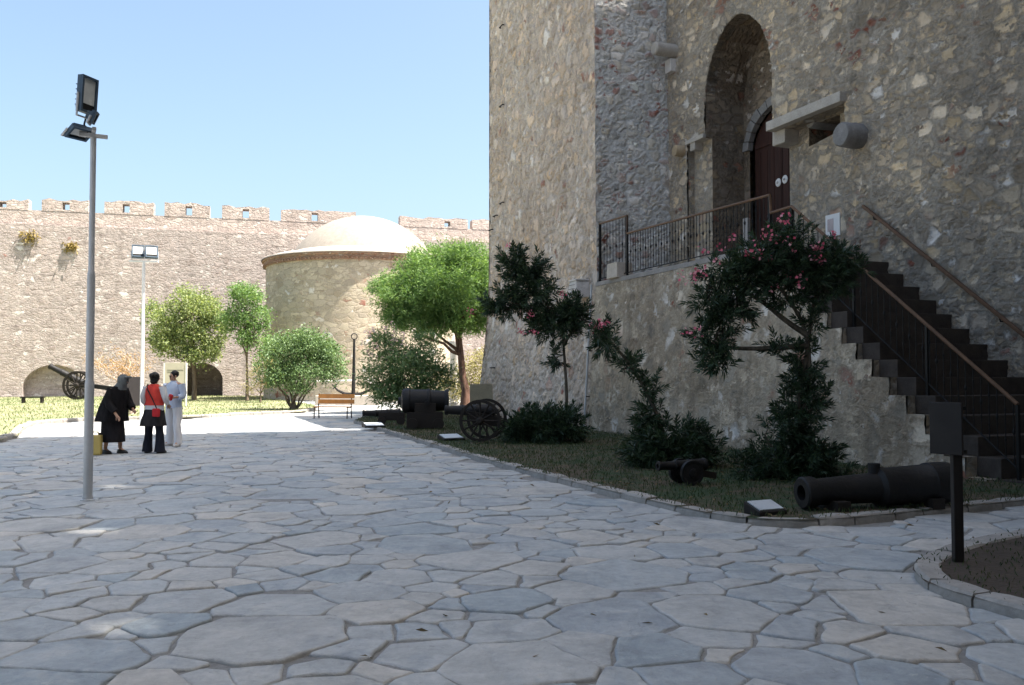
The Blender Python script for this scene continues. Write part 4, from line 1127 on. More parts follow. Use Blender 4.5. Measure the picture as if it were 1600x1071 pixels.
# slim tree-like oleander before the turret (with the low bush at its foot a separate plant)
B = KW(-.9, -1.7, .06)
B = Vector((at(884, 690, 22.6).x, 22.6, .06)); Y = 22.6
oleander('tall leaning oleander with one thin trunk and scattered pink flowers before the turret', B,
    [[(884, 690, Y), (886, 620, Y), (882, 560, Y), (878, 510, Y), (850, 470, Y), (815, 425, Y)], [(880, 540, Y), (905, 500, Y), (940, 508, Y)], [(878, 515, Y), (845, 510, Y), (830, 480, Y)]],
    [plobe(800, 412, Y, B, .32, .4, .42), plobe(790, 470, Y, B, .45, .5, .38), plobe(830, 455, Y, B, .6, .55, .55), plobe(835, 420, Y, B, .35, .4, .35), plobe(870, 505, Y, B, .62, .55, .5), plobe(895, 490, Y, B, .4, .45, .42), plobe(845, 500, Y, B, .4, .5, .4), plobe(870, 560, Y, B, .18, .2, .28), plobe(945, 525, Y - .2, B, .35, .35, .35), plobe(770, 480, Y, B, .25, .25, .25)], 430, 31,
    [(795, 385, Y), (788, 402, Y), (830, 492, Y - .5), (878, 460, Y - .3), (833, 520, Y - .5), (937, 513, Y - .6), (948, 505, Y - .5), (815, 520, Y - .4), (735, 487, Y)], .40, .17, .034)
B = Vector((at(850, 700, 20.6).x, 20.6, .06)); Y = 20.6
oleander('low dense oleander bush at the foot of the slim oleander trunk', B, [[(850, 700, Y), (845, 670, Y), (840, 640, Y)], [(855, 700, Y), (870, 660, Y), (885, 640, Y)], [(845, 700, Y), (820, 670, Y)]],
    [plobe(848, 662, Y, B, .8, .7, .40), plobe(820, 670, Y, B, .5, .6, .35), plobe(885, 665, Y, B, .5, .6, .38), plobe(850, 685, Y, B, .95, .8, .25)], 360, 33, [], .36, .15, .032)
# arching oleander in the middle of the bed
B = Vector((at(1050, 735, 15.2).x, 15.2, .06)); Y = 15.2
oleander('dark oleander whose long arching branch leans across the retaining wall', B,
    [[(1045, 735, Y), (1035, 670, Y), (1015, 620, Y), (985, 570, Y), (955, 535, Y), (935, 515, Y)], [(1050, 735, Y), (1070, 690, Y), (1085, 660, Y)], [(1050, 735, Y), (1020, 690, Y), (990, 660, Y)]],
    [plobe(1050, 690, Y, B, .66, .6, .40), plobe(1090, 705, Y, B, .42, .5, .34), plobe(1010, 705, Y, B, .44, .5, .36), plobe(1055, 730, Y, B, .85, .6, .26), plobe(1050, 715, Y, B, .7, .6, .3), plobe(1018, 650, Y, B, .26, .25, .28), plobe(1012, 605, Y, B, .24, .22, .24), plobe(980, 570, Y, B, .22, .2, .2), plobe(950, 540, Y, B, .18, .2, .16), plobe(935, 520, Y, B, .14, .15, .14)], 420, 35,
    [(931, 512, Y), (938, 507, Y)], .30, .14, .026)
# the big flowering oleander
B = Vector((at(1235, 770, 13.4).x, 13.4, .06)); Y = 13.4
fl_ = []
gg = np.random.default_rng(77)
for (fx, fy, sx_, sy_, n) in ((1180, 375, 40, 22, 5), (1240, 375, 45, 28, 7), (1120, 415, 30, 16, 5), (1083, 432, 6, 12, 3), (1075, 520, 6, 10, 2), (1225, 345, 14, 12, 3), (1275, 390, 22, 14, 4), (1240, 420, 40, 16, 3), (1215, 448, 4, 4, 1), (1252, 440, 6, 4, 2)):
    for _ in range(n): fl_.append((fx + gg.normal() * sx_ * .9, fy + gg.normal() * sy_ * .9, Y - gg.uniform(.2, .5)))
oleander('big flowering oleander covered in bright pink blossoms in front of the stairs', B,
    [[(1240, 770, Y), (1250, 680, Y), (1265, 590, Y), (1262, 520, Y), (1235, 470, Y), (1200, 430, Y), (1160, 410, Y)], [(1235, 770, Y), (1245, 650, Y), (1262, 545, Y), (1270, 470, Y), (1290, 420, Y)],
     [(1262, 540, Y), (1200, 545, Y), (1140, 545, Y), (1110, 535, Y)], [(1262, 525, Y), (1225, 500, Y), (1190, 470, Y), (1150, 450, Y), (1110, 440, Y)], [(1225, 770, Y), (1215, 720, Y), (1195, 680, Y)], [(1250, 770, Y), (1270, 720, Y), (1290, 690, Y)]],
    [plobe(1190, 400, Y, B, .42, .4, .26), plobe(1250, 395, Y, B, .46, .4, .34), plobe(1305, 410, Y, B, .35, .35, .22), plobe(1230, 365, Y, B, .25, .3, .22), plobe(1130, 425, Y, B, .38, .35, .2), plobe(1110, 470, Y, B, .26, .28, .3), plobe(1150, 475, Y, B, .34, .3, .26), plobe(1100, 525, Y, B, .22, .25, .26), plobe(1115, 565, Y, B, .26, .22, .16), plobe(1240, 430, Y, B, .5, .4, .2),
     plobe(1255, 575, Y, B, .30, .28, .42), plobe(1268, 510, Y, B, .18, .2, .26), plobe(1265, 620, Y, B, .34, .3, .34), plobe(1222, 540, Y, B, .24, .22, .14), plobe(1250, 640, Y, B, .36, .35, .36), plobe(1225, 670, Y, B, .42, .4, .28), plobe(1235, 715, Y, B, .66, .55, .32), plobe(1270, 700, Y, B, .42, .45, .32), plobe(1235, 755, Y, B, .80, .6, .26), plobe(1195, 735, Y, B, .5, .45, .30), plobe(1180, 415, Y, B, .45, .4, .22), plobe(1285, 400, Y, B, .42, .4, .24), plobe(1325, 420, Y, B, .24, .25, .18), plobe(1290, 440, Y, B, .36, .35, .2), plobe(1170, 440, Y, B, .4, .35, .24), plobe(1210, 440, Y, B, .34, .3, .2), plobe(1130, 490, Y, B, .34, .3, .34), plobe(1120, 540, Y, B, .3, .28, .26), plobe(1230, 470, Y, B, .3, .3, .2), plobe(1280, 465, Y, B, .2, .25, .22), plobe(1265, 730, Y, B, .6, .5, .3)], 1050, 37, fl_, .27, .125, .024, 'petal', 6)

# ------------------------------------------------------------------ grass blades
def blades(name, poly, n, seed, h, w, mat, z, ymax=99, xlim=None):
    g = np.random.default_rng(seed); pl = poly; xs = [p[0] for p in pl]; ys = [p[1] for p in pl]; out = []
    while len(out) < n:
        x, y = g.uniform(min(xs), max(xs)), g.uniform(min(ys), min(max(ys), ymax))
        if abs(x) < .64 * y + 1 and inside((x, y), pl): out.append((x, y, z))
    P = np.array(out); D = unit(n, g) * .55; D[:, 2] = np.abs(D[:, 2]) + .7
    o = leafmesh(name, P, D, h * g.uniform(.5, 1.5, n), w, mat, None, .15, .2, seed); return tag(o, kind='stuff')
M['blade_dark'] = leafmat('shade_grass_blade', (.022, .045, .018), (.075, .095, .038), .2, .7)  # darker copy of the sunlit blades, shade put into the colour
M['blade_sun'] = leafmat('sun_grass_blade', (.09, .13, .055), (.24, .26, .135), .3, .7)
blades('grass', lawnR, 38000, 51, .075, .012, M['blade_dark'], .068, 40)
blades('far_grass', lawnL, 16000, 52, .10, .03, M['blade_sun'], .058)
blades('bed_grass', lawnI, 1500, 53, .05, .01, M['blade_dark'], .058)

g = np.random.default_rng(90); out = []
while len(out) < 900:
    y = g.uniform(5, 24); x = g.uniform(-.2, .62) * y
    if inside((x, y), lawnR): out.append((x, y, .078))
    elif g.random() < .05: out.append((x, y, .006))
P = np.array(out); D = unit(len(P), g); D[:, 2] *= .15
tag(leafmesh('fallen_leaves', P, D, .07 * g.uniform(.6, 1.3, len(P)), .022, leafmat('fallen_leaf', (.10, .07, .04), (.26, .19, .10), .1, .8), None, .05, .25, 91), kind='stuff')
# ------------------------------------------------------------------ lamps
def floodlight(parent, loc, aim, roll=0.0, w=.46, h=.60, d=.17):
    rot = Vector(aim).to_track_quat('Y', 'Z').to_matrix()           # +Y = glass direction
    m = MB().box((0, -d * .25, 0), (w, d * .6, h)); m.box((0, -d * .75, 0), (w * .7, d * .5, h * .72), None, 0, (.85, .7))
    for k in range(5): m.box((0, -d * 1.05, -h * .28 + k * h * .14), (w * .6, .05, .012))
    hsg = m.build('lamp_head', M['lampbody'], parent, bevel=.012)
    hsg.matrix_basis = Matrix.Translation(loc) @ rot.to_4x4()
    fr = MB()
    for a, b in (((-w / 2, .0, h / 2 - .03), (w / 2, .03, h / 2)), ((-w / 2, .0, -h / 2), (w / 2, .03, -h / 2 + .03)), ((-w / 2, 0, -h / 2 + .0305), (-w / 2 + .03, .03, h / 2 - .0305)), ((w / 2 - .03, 0, -h / 2 + .0305), (w / 2, .03, h / 2 - .0305))):
        fr.span((a[0], a[1] + d * .051, a[2]), (b[0], b[1] + d * .051, b[2]))
    fr.build('frame', M['lampbody'], hsg)
    MB().box((0, d * .07, h * .12), (w - .065, .012, h * .74)).build('glass', M['glass_lamp'], hsg)
    MB().box((0, d * .07, -h * .36), (w - .065, .012, h * .2)).build('gear_cover', M['iron'], hsg)
    m = MB().tube([(-w * .54, -.02, 0), (-w * .54, -.02, -h * .62), (w * .54, -.02, -h * .62), (w * .54, -.02, 0)], .016, 6); m.build('bracket', M['galv'], hsg)
    return hsg
LB = G(137, 782)
lamp = thing('lamp_post', 'tall galvanised lamp post with a cluster of floodlights in the near court', 'lamp post', LB, 0, 'floodlight posts')
topz = at(146, 215, LB.y).z; dxp = (at(146, 215, LB.y).x - LB.x)
MB().tube([(0, 0, -.02), (dxp * .32, 0, topz * .32)], [.058, .058], 14).tube([(dxp * .32, 0, topz * .32 - .001), (dxp * .33, 0, topz * .33), (dxp * .62, 0, topz * .62)], [.057, .049, .049], 14).tube([(dxp * .62, 0, topz * .62), (dxp * .63, 0, topz * .63), (dxp, 0, topz)], [.048, .037, .037], 14).build('pole', M['galv'], lamp, smooth=True)
MB().lathe([(.09, -.02), (.09, .012), (.066, .02), (.066, .05)], (0, 0, 0), 'z', 16).build('base_plate', M['galv'], lamp)
tp = Vector((dxp, 0, topz))
MB().box(tp + Vector((0, 0, .022)), (.34, .05, .05), Matrix.Rotation(R(28), 3, 'Z')).box(tp + Vector((0, 0, .073)), (.05, .34, .05), Matrix.Rotation(R(28), 3, 'Z')).build('cross_arm', M['galv'], lamp, bevel=.006)
p_ = at(143, 153, LB.y) - LB
floodlight(lamp, (p_.x, -.1, p_.z), (.95, -.30, -.06), w=.27, h=.47, d=.10)
floodlight(lamp, tp + Vector((-.16, -.05, .05)), (.42, -.25, -.87), w=.30, h=.22, d=.06)
floodlight(lamp, tp + Vector((.10, -.22, .20)), (.9, .2, -.4), w=.12, h=.16, d=.06)
MB().tube([p_ + Vector((-.04, -.02, -.2)), p_ + Vector((-.09, 0, -.35)), p_ + Vector((-.04, 0, -.48)), tp + Vector((0, 0, -.05))], .012, 6).build('cable', M['iron'], lamp)

L2 = Vector((at(221, 660, 30.5).x, 30.5, 0))
lamp2 = thing('lamp_post', 'slim white lamp post with crossbar and two floodlights before the fortress wall', 'lamp post', L2, 0, 'floodlight posts')
tz = at(221, 410, 30.5).z
MB().tube([(0, 0, 0), (0, 0, tz)], [.062, .050], 12).build('pole', M['whitepaint'], lamp2, smooth=True)
MB().box((0, 0, tz + .03), (1.12, .07, .06), Matrix.Rotation(R(-12), 3, 'Z') @ Matrix.Rotation(R(2.5), 3, 'Y')).build('cross_arm', M['whitepaint'], lamp2, bevel=.006)
floodlight(lamp2, (-.20, 0, tz + .38), (.35, -.75, .28), w=.40, h=.44)
floodlight(lamp2, (.26, 0, tz + .36), (.40, -.75, .28), w=.40, h=.44)

# ------------------------------------------------------------------ guns
def wheel(parent, loc, r, rot, spokes=12, name='wheel', thick=.06, mat=None):
    mat = mat or M['oldwood']
    m = MB(); n = 36; vs = []; fs = []
    for k in range(n):
        a = 2 * math.pi * k / n; c, s = math.cos(a), math.sin(a)
        for rr_, y in ((r * .86, -thick / 2), (r, -thick / 2), (r, thick / 2), (r * .86, thick / 2)): vs.append((rr_ * c, y, rr_ * s))
    for k in range(n):
        j = (k + 1) % n
        for q in range(4): fs.append((k * 4 + q, k * 4 + (q + 1) % 4, j * 4 + (q + 1) % 4, j * 4 + q))
    m.add(vs, fs)
    for k in range(spokes):
        a = 2 * math.pi * k / spokes; m.tube([(math.cos(a) * r * .1, 0, math.sin(a) * r * .1), (math.cos(a) * r * .88, 0, math.sin(a) * r * .88)], r * .045, 6)
    m.lathe([(r * .1, -thick * 1.3), (r * .16, -thick * .8), (r * .19, 0), (r * .16, thick * .8), (r * .1, thick * 1.3)], (0, 0, 0), 'y', 14)
    o = m.build(name, mat, parent); o.location = loc; o.rotation_euler = (0, 0, rot); return o
def barrel(ln, r0, r1, n=24):
    """profile along +x, breech at 0"""
    return [(.0 + r0 * .18, -r0 * .75), (r0 * .3, -r0 * .62), (r0 * .22, -r0 * .4), (r0 * .6, -r0 * .25), (r0, -.02), (r0 * 1.08, 0), (r0 * 1.08, ln * .03), (r0 * .98, ln * .04), (r0 * .93, ln * .32), (r0 * .99, ln * .33), (r0 * .99, ln * .36), (r0 * .88, ln * .37), (lerp(r0, r1, .6), ln * .62), (lerp(r0, r1, .6) * 1.08, ln * .63), (lerp(r0, r1, .6) * 1.08, ln * .65), (lerp(r0, r1, .7), ln * .66), (r1, ln * .93), (r1 * 1.18, ln * .955), (r1 * 1.24, ln * .98), (r1 * 1.15, ln), (r1 * .6, ln), (r1 * .58, ln * .8)]
# field gun with spoked wheels beside the bush
FG = G(755, 690, .07); ra = R(172)
fg = thing('field_gun', 'black field gun on two spoked wheels standing next to the low oleander bush', 'cannon', FG, ra)
wheel(fg, (0, .42, .50), .48, R(0)); wheel(fg, (0, -.50, .50), .48, R(0))
MB().tube([(0, -.54, .50), (0, .46, .50)], .04, 8).build('axle', M['castiron'], fg)
MB().lathe(barrel(1.15, .15, .095), (-.25, 0, .72), 'x', 20).build('barrel', M['castiron'], fg, smooth=True)
m = MB()
for s in (-.19, .19):
    m.add([(.35, s - .03, .72), (.35, s + .03, .72), (.2, s - .03, .40), (.2, s + .03, .40), (-.4, s - .03, .58), (-.4, s + .03, .58), (-.35, s - .03, .36), (-.35, s + .03, .36)], [(0, 1, 3, 2), (4, 6, 7, 5), (0, 4, 5, 1), (2, 3, 7, 6), (0, 2, 6, 4), (1, 5, 7, 3)])
m.box((-.72, 0, .36), (.75, .16, .13), Matrix.Rotation(R(-16), 3, 'Y')); m.build('carriage', M['oldwood'], fg)
# heavy short gun on a block carriage
HG = G(667, 670, .07)
hg = thing('siege_gun', 'thick black siege gun on a low block carriage between the bush and field gun', 'cannon', HG, R(6))
MB().lathe([(.10, -.82), (.12, -.75), (.33, -.70), (.36, -.62), (.36, -.5), (.33, -.48), (.33, 0), (.35, .02), (.35, .08), (.31, .1), (.29, .5), (.33, .55), (.33, .62), (.19, .62), (.18, .4)], (0, 0, .80), 'x', 28).build('barrel', M['castiron'], hg, smooth=True)
m = MB()
for s in (-.34, .34):
    m.span((-.58, s - .06, .02), (.45, s + .06, .48)); m.span((-.35, s - .06, .4801), (.25, s + .06, .74))
m.span((-.5, -.27, .12), (-.38, .27, .3)); m.span((.2, -.27, .12), (.32, .27, .3)); m.build('carriage', M['oldwood'], hg, bevel=.01)
MB().tube([(0, -.46, .74), (0, .46, .74)], .07, 12).build('trunnion', M['castiron'], hg)
wh = [(-.42, -.45), (-.42, .45), (.32, -.45), (.32, .45)]
for x, y in wh: MB().lathe([(.05, -.05), (.16, -.05), (.16, .05), (.05, .05)], (x, y, .16), 'y', 18).build('truck_wheel', M['oldwood'], hg)
# low gun at the far end of the bed
LG = G(607, 664, .07)
lg = thing('small_gun', 'low black gun on small wheels at the far end of the bed', 'cannon', LG, R(186))
MB().lathe(barrel(1.15, .13, .085), (-.35, 0, .36), 'x', 18).build('barrel', M['castiron'], lg, smooth=True)
MB().span((-.5, -.17, .14), (.3, -.08, .38)).span((-.5, .08, .14), (.3, .17, .38)).span((-.45, -.075, .16), (.2, .075, .22)).build('carriage', M['oldwood'], lg, bevel=.01)
for x, y in ((-.38, -.22), (-.38, .22), (.2, -.22), (.2, .22)): MB().lathe([(.03, -.035), (.13, -.035), (.13, .035), (.03, .035)], (x, y, .13), 'y', 16).build('wheel', M['oldwood'], lg)
# little gun with two solid wheels under the arching oleander
SG = G(1072, 757, .07)
sg = thing('small_gun', 'little dark gun on two solid round wheels below the arching oleander', 'cannon', SG, R(200))
for y in (-.16, .16):
    o = MB().lathe([(.03, -.05), (.06, -.045), (.065, -.03), (.13, -.025), (.145, -.03), (.175, -.03), (.175, .03), (.145, .03), (.13, .025), (.065, .03), (.06, .045), (.03, .05)], (0, y, .175), 'y', 24).build('wheel', M['castiron'], sg)
MB().tube([(0, -.2, .175), (0, .2, .175)], .025, 8).build('axle', M['castiron'], sg)
MB().lathe(barrel(.75, .085, .055), (-.3, 0, .27), 'x', 16, rot=None).build('barrel', M['castiron'], sg, smooth=True)
MB().box((-.22, 0, .15), (.5, .1, .09), Matrix.Rotation(R(-10), 3, 'Y')).build('carriage', M['oldwood'], sg)
# great barrel lying in the bed
c0, c1 = G(1252, 797, .07), G(1486, 789, .07)
ax = (c0 - c1); ln = ax.length; gb = thing('cannon_barrel', 'huge black cannon barrel lying on the soil at the foot of the stairs', 'cannon', c1, math.atan2(ax.y, ax.x))
R0, R1 = .245, .15
rt = Matrix.Rotation(-math.asin((.28 - .20) / ln) * -1, 3, 'Y')
MB().lathe([(.06, -.02), (.17, -.0), (R0 * .97, .05), (R0, .12), (R0 * 1.0, .32), (R0 * .93, .34), (R0 * .9, ln * .45), (R0 * .95, ln * .46), (R0 * .95, ln * .5), (.175, ln * .52), (R1, ln * .9), (R1 * 1.2, ln * .93), (R1 * 1.22, ln * .99), (R1 * 1.1, ln), (R1 * .6, ln), (R1 * .55, ln * .8)], (0, 0, .27), 'x', 32, rot=rt).build('barrel', M['castiron'], gb, smooth=True)
MB().lathe([(.065, 0), (.07, .1), (.07, .14)], (ln * .52, -.0, .37), 'z', 14).build('trunnion', M['castiron'], gb)
for f in (.18, .8): MB().box((ln * f, 0, .05), (.16, .5, .12)).build('chock', M['oldwood'], gb)
# gun by the fortress wall
CG = Vector((at(118, 626, 57).x, 57, .06))
cg = thing('field_gun', 'field gun with raised barrel on big spoked wheels before the blind arch', 'cannon', CG, R(180))
wheel(cg, (0, -.6, .92), .90, 0, 12, 'wheel', .09); wheel(cg, (-.35, .6, .92), .90, 0, 12, 'wheel', .09)
MB().tube([(0, -.7, .92), (0, .7, .92)], .06, 8).build('axle', M['castiron'], cg)
MB().lathe(barrel(2.5, .24, .16), (-.55, 0, 1.0), 'x', 20, rot=Matrix.Rotation(R(-27), 3, 'Y')).build('barrel', M['castiron'], cg, smooth=True)
MB().box((-1.2, 0, .86), (2.3, .45, .26), Matrix.Rotation(R(-8), 3, 'Y')).box((-2.2, 0, .36), (.16, .6, .74)).build('carriage', M['castiron'], cg)
# ------------------------------------------------------------------ bench, anchor, boards, plaques
bn = thing('park_bench', 'orange wooden park bench with thin dark legs beside the round shrub', 'bench', G(520, 654), R(-9))
for k in range(3): MB().box((0, -.17 + k * .13, .43), (1.42, .11, .035)).build('seat_slat', M['bench_wood'], bn, bevel=.006)
for k in range(2): MB().box((.05, .22 + k * .02, .62 + k * .2), (1.42, .03, .16), Matrix.Rotation(R(-8), 3, 'X')).build('back_slat', M['bench_wood'], bn, bevel=.006)
for x in (-.64, .64):
    m = MB().tube([(x, -.24, -.0), (x, -.22, .41)], .022, 6); m.build('leg', M['iron'], bn)
    m = MB().tube([(x, .26, -.0), (x, .2, .41), (x, .27, .92)], .022, 6); m.build('leg', M['iron'], bn)
    MB().tube([(x, -.23, .405), (x, .21, .405)], .018, 6).build('seat_bearer', M['iron'], bn)
pl = MB().box((0, 0, .25), (3.4, 1.4, .54)).build('stone_plinth', M['pale_block'], None, bevel=.04)
AB = Vector((at(545, 625, 49).x, 49, 0)); pl.location = AB; tag(pl, 'low pale stone plinth carrying the anchor before the domed building', 'plinth')
an = thing('ship_anchor', 'tall black ship anchor standing upright before the domed building', 'anchor', Vector((at(552, 625, 49).x, 49, .5)), R(8))
hh = at(553, 530, 49).z - .5
MB().tube([(0, 0, .1), (.02, 0, hh * .5), (.03, 0, hh)], [.11, .085, .06], 8).build('shank', M['castiron'], an)
MB().tube([(-1.15, 0, .62), (-.85, 0, .3), (-.45, 0, .1), (0, 0, .06), (.45, 0, .1), (.85, 0, .3), (1.15, 0, .62)], [.03, .06, .085, .1, .085, .06, .03], 8).build('arms', M['castiron'], an)
for s in (-1, 1): MB().box((s * .98, 0, .5), (.06, .3, .36), Matrix.Rotation(R(-40 * s), 3, 'Y'), 0, (1, .3)).build('fluke', M['castiron'], an)
n_ = 16; MB().tube([(.03 + .16 * math.cos(a), 0, hh + .14 + .16 * math.sin(a)) for a in [2 * math.pi * k / n_ for k in range(n_ + 1)]], .03, 6).build('ring', M['castiron'], an)
MB().tube([(-2.3, .3, .78), (.15, .3, .82)], .045, 8).build('stock', M['whitepaint'], an)
# slab and column by the turret
o = MB().box((0, 0, .62), (.80, .12, 1.24), Matrix.Rotation(R(-5), 3, 'X')).build('stone_slab', M['slab'], None, bevel=.01)
o.location = (at(752, 640, 31.5).x, 31.5, .06); o.rotation_euler = (0, 0, R(8)); tag(o, 'olive grey stone slab leaning near the foot of the turret', 'slab')
o = MB().lathe([(.34, 0), (.34, .2), (.22, .25), (.20, 3.0), (.26, 3.1), (.3, 3.25), (.3, 3.4)], (0, 0, 0), 'z', 20).build('stone_column', M['marble'], None, smooth=True)
o.location = (at(709, 640, 47).x, 47, 0); tag(o, 'pale stone column in sunlight behind the pine trunk', 'column')
# information boards
IB = Vector((at(273, 650, 45).x, 45, .06)); zb_ = at(273, 568, 45).z
ib = thing('info_board', 'beige information board on white posts behind the man in white', 'board', IB, R(4))
MB().box((0, 0, zb_ - .55), (1.0, .05, 1.05)).build('panel', M['board'], ib, bevel=.01)
for x in (-.54, .54): MB().span((x - .035, -.04, 0), (x + .035, .04, zb_ - .04)).build('post', M['whitepaint'], ib)
MB().box((0, -.028, zb_ - .40), (.8, .006, .02)).box((-.1, -.028, zb_ - .5), (.6, .006, .02)).build('caption_line', M['iron'], ib)
SB = Vector((at(212, 655, 33.5).x, 33.5, .06))
sb = thing('leaning_frame', 'dark slanted display frame behind the pale bare tree', 'display frame', SB, R(70))
MB().box((0, 0, .95), (.9, .08, 1.1), Matrix.Rotation(R(-14), 3, 'X')).build('panel', M['darkpanel'], sb, bevel=.01)
for x in (-.35, .35): MB().tube([(x, .05, 0), (x, .0, .9)], .03, 6).build('leg', M['iron'], sb)
def plaque(px, py, w, label, rz):
    g0 = G(px, py, .07); o = thing('ground_plaque', label, 'plaque', g0, rz, 'plaques in the bed')
    m = MB(); a = .045; b = .13; d = w * .7
    m.add([(-w / 2, -d / 2, 0), (w / 2, -d / 2, 0), (w / 2, d / 2, 0), (-w / 2, d / 2, 0), (-w / 2, -d / 2, a), (w / 2, -d / 2, a), (w / 2, d / 2, b), (-w / 2, d / 2, b)], [(3, 2, 1, 0), (4, 5, 6, 7), (0, 1, 5, 4), (1, 2, 6, 5), (2, 3, 7, 6), (3, 0, 4, 7)])
    m.build('plinth', M['darkpanel'], o, bevel=.008)
    an_ = math.atan2(b - a, d); f = MB().box((0, -.0, (a + b) / 2 + .009), (w * .86, d * .84, .012), Matrix.Rotation(an_, 3, 'X')); f.build('plate', M['plaque'], o)
    return o
plaque(1196, 803, .38, 'white plaque on a dark plinth beside the huge cannon barrel', R(24))
plaque(705, 688, .55, 'pale plaque in the grass before the spoked field gun', R(30))
plaque(584, 668, .62, 'pale plaque at the kerb before the low gun', R(24))
# low stand on the far lawn
ls = thing('low_bench', 'low dark bench on the sunny lawn under the blind arch', 'bench', Vector((at(51, 636, 50).x, 50, .05)), R(10))
MB().box((0, 0, .34), (1.2, .4, .07)).build('seat', M['darkpanel'], ls, bevel=.01)
for x in (-.48, .48): MB().box((x, 0, .15), (.1, .36, .3)).build('leg', M['darkpanel'], ls)
# sign on the post in the near bed
SP = G(1497, 878, .06)
sp = thing('signpost', 'dark signpost with a boxy board standing in the near bed', 'sign', SP, 0)
zt = at(1497, 638, SP.y).z
MB().box((0, 0, zt / 2 - .03), (.078, .06, zt)).build('post', M['darkpanel'], sp, bevel=.006)
MB().box((-.105, -.055, zt - .225), (.27, .03, .43), Matrix.Rotation(R(-52), 3, 'Z')).build('board', M['darkpanel'], sp, bevel=.008)
MB().box((-.01, .0, zt - .42), (.16, .09, .03)).build('bracket', M['iron'], sp); MB().box((-.01, .0, zt - .06), (.16, .09, .03)).build('bracket', M['iron'], sp)
# yellow canister behind the lamp pole
YC = G(149, 711)
yc = thing('yellow_canister', 'yellow plastic canister standing on the paving behind the lamp pole', 'canister', YC, R(10))
MB().box((0, 0, .20), (.24, .18, .40)).build('body', M['yellow'], yc, bevel=.03)
MB().tube([(-.08, 0, .4), (-.06, 0, .46), (.04, 0, .46), (.06, 0, .4)], .014, 6).build('handle', M['yellow'], yc)
MB().lathe([(.03, 0), (.03, .05)], (.085, 0, .395), 'z', 12).build('cap', M['darkpanel'], yc)

# ------------------------------------------------------------------ people
def cloth(name, col, var=.18):
    t = NT(name); co = t.n('ShaderNodeTexCoord').outputs['Object']
    n = t.noise(t.mapv(co, (6, 6, 2)), 1.6, 5, .6); w = t.noise(co, 120, 2, .5)
    return t.out(t.ramp(n, [(.3, [x * (1 - var) for x in col]), (.7, [min(1, x * (1 + var)) for x in col])]), .9, t.math('ADD', n, t.math('MULTIPLY', w, .1)), .03, 1, 0, .1)
SKIN = plain('skin', (.42, .24, .16), .55, 0, .12, 8); HAIR = plain('black_hair', (.012, .010, .009), .5, 0, .3, 20)
C_ = dict(black=cloth('black_cloth', (.014, .013, .014), .35), skirt=cloth('dark_skirt_cloth', (.020, .018, .020), .35), scarf=cloth('grey_headscarf', (.13, .14, .14)), red=cloth('red_cloth', (.62, .065, .05)), white=cloth('white_cloth', (.66, .65, .66), .1), navy=cloth('navy_trousers', (.020, .022, .032), .3), lblue=cloth('pale_blue_shirt', (.50, .56, .68), .1), jacket=cloth('charcoal_jacket', (.030, .028, .030), .3), shoe=plain('dark_shoe', (.02, .018, .016), .5), bag=cloth('red_bag', (.50, .035, .04)))
def skin_mesh(nodes, edges, sub=1):
    """one continuous surface grown over joints: nodes {name: (pos, rx, ry)}"""
    me = bpy.data.meshes.new('tmp'); ks = list(nodes)
    me.from_pydata([nodes[k][0] for k in ks], [(ks.index(a), ks.index(b)) for a, b in edges], [])
    o = bpy.data.objects.new('tmp', me); COL.objects.link(o)
    bpy.context.view_layer.objects.active = o
    md = o.modifiers.new('skin', 'SKIN'); md.use_smooth_shade = True
    lay = me.skin_vertices[0].data if me.skin_vertices else None
    if lay is None:
        bm = bmesh.new(); bm.from_mesh(me); bm.verts.layers.skin.verify(); bm.to_mesh(me); bm.free(); lay = me.skin_vertices[0].data
    for i, k in enumerate(ks):
        nd = nodes[k]; lay[i].radius = (nd[1], nd[2] if len(nd) > 2 else nd[1]); lay[i].use_root = (i == 0)
    if sub: o.modifiers.new('sub', 'SUBSURF').levels = sub; o.modifiers['sub'].render_levels = sub
    dg = bpy.context.evaluated_depsgraph_get(); dg.update()
    ev = o.evaluated_get(dg); m2 = bpy.data.meshes.new_from_object(ev)
    vs = [tuple(v.co) for v in m2.vertices]; fs = [tuple(p.vertices) for p in m2.polygons]
    bpy.data.objects.remove(o); bpy.data.meshes.remove(m2)
    return vs, fs
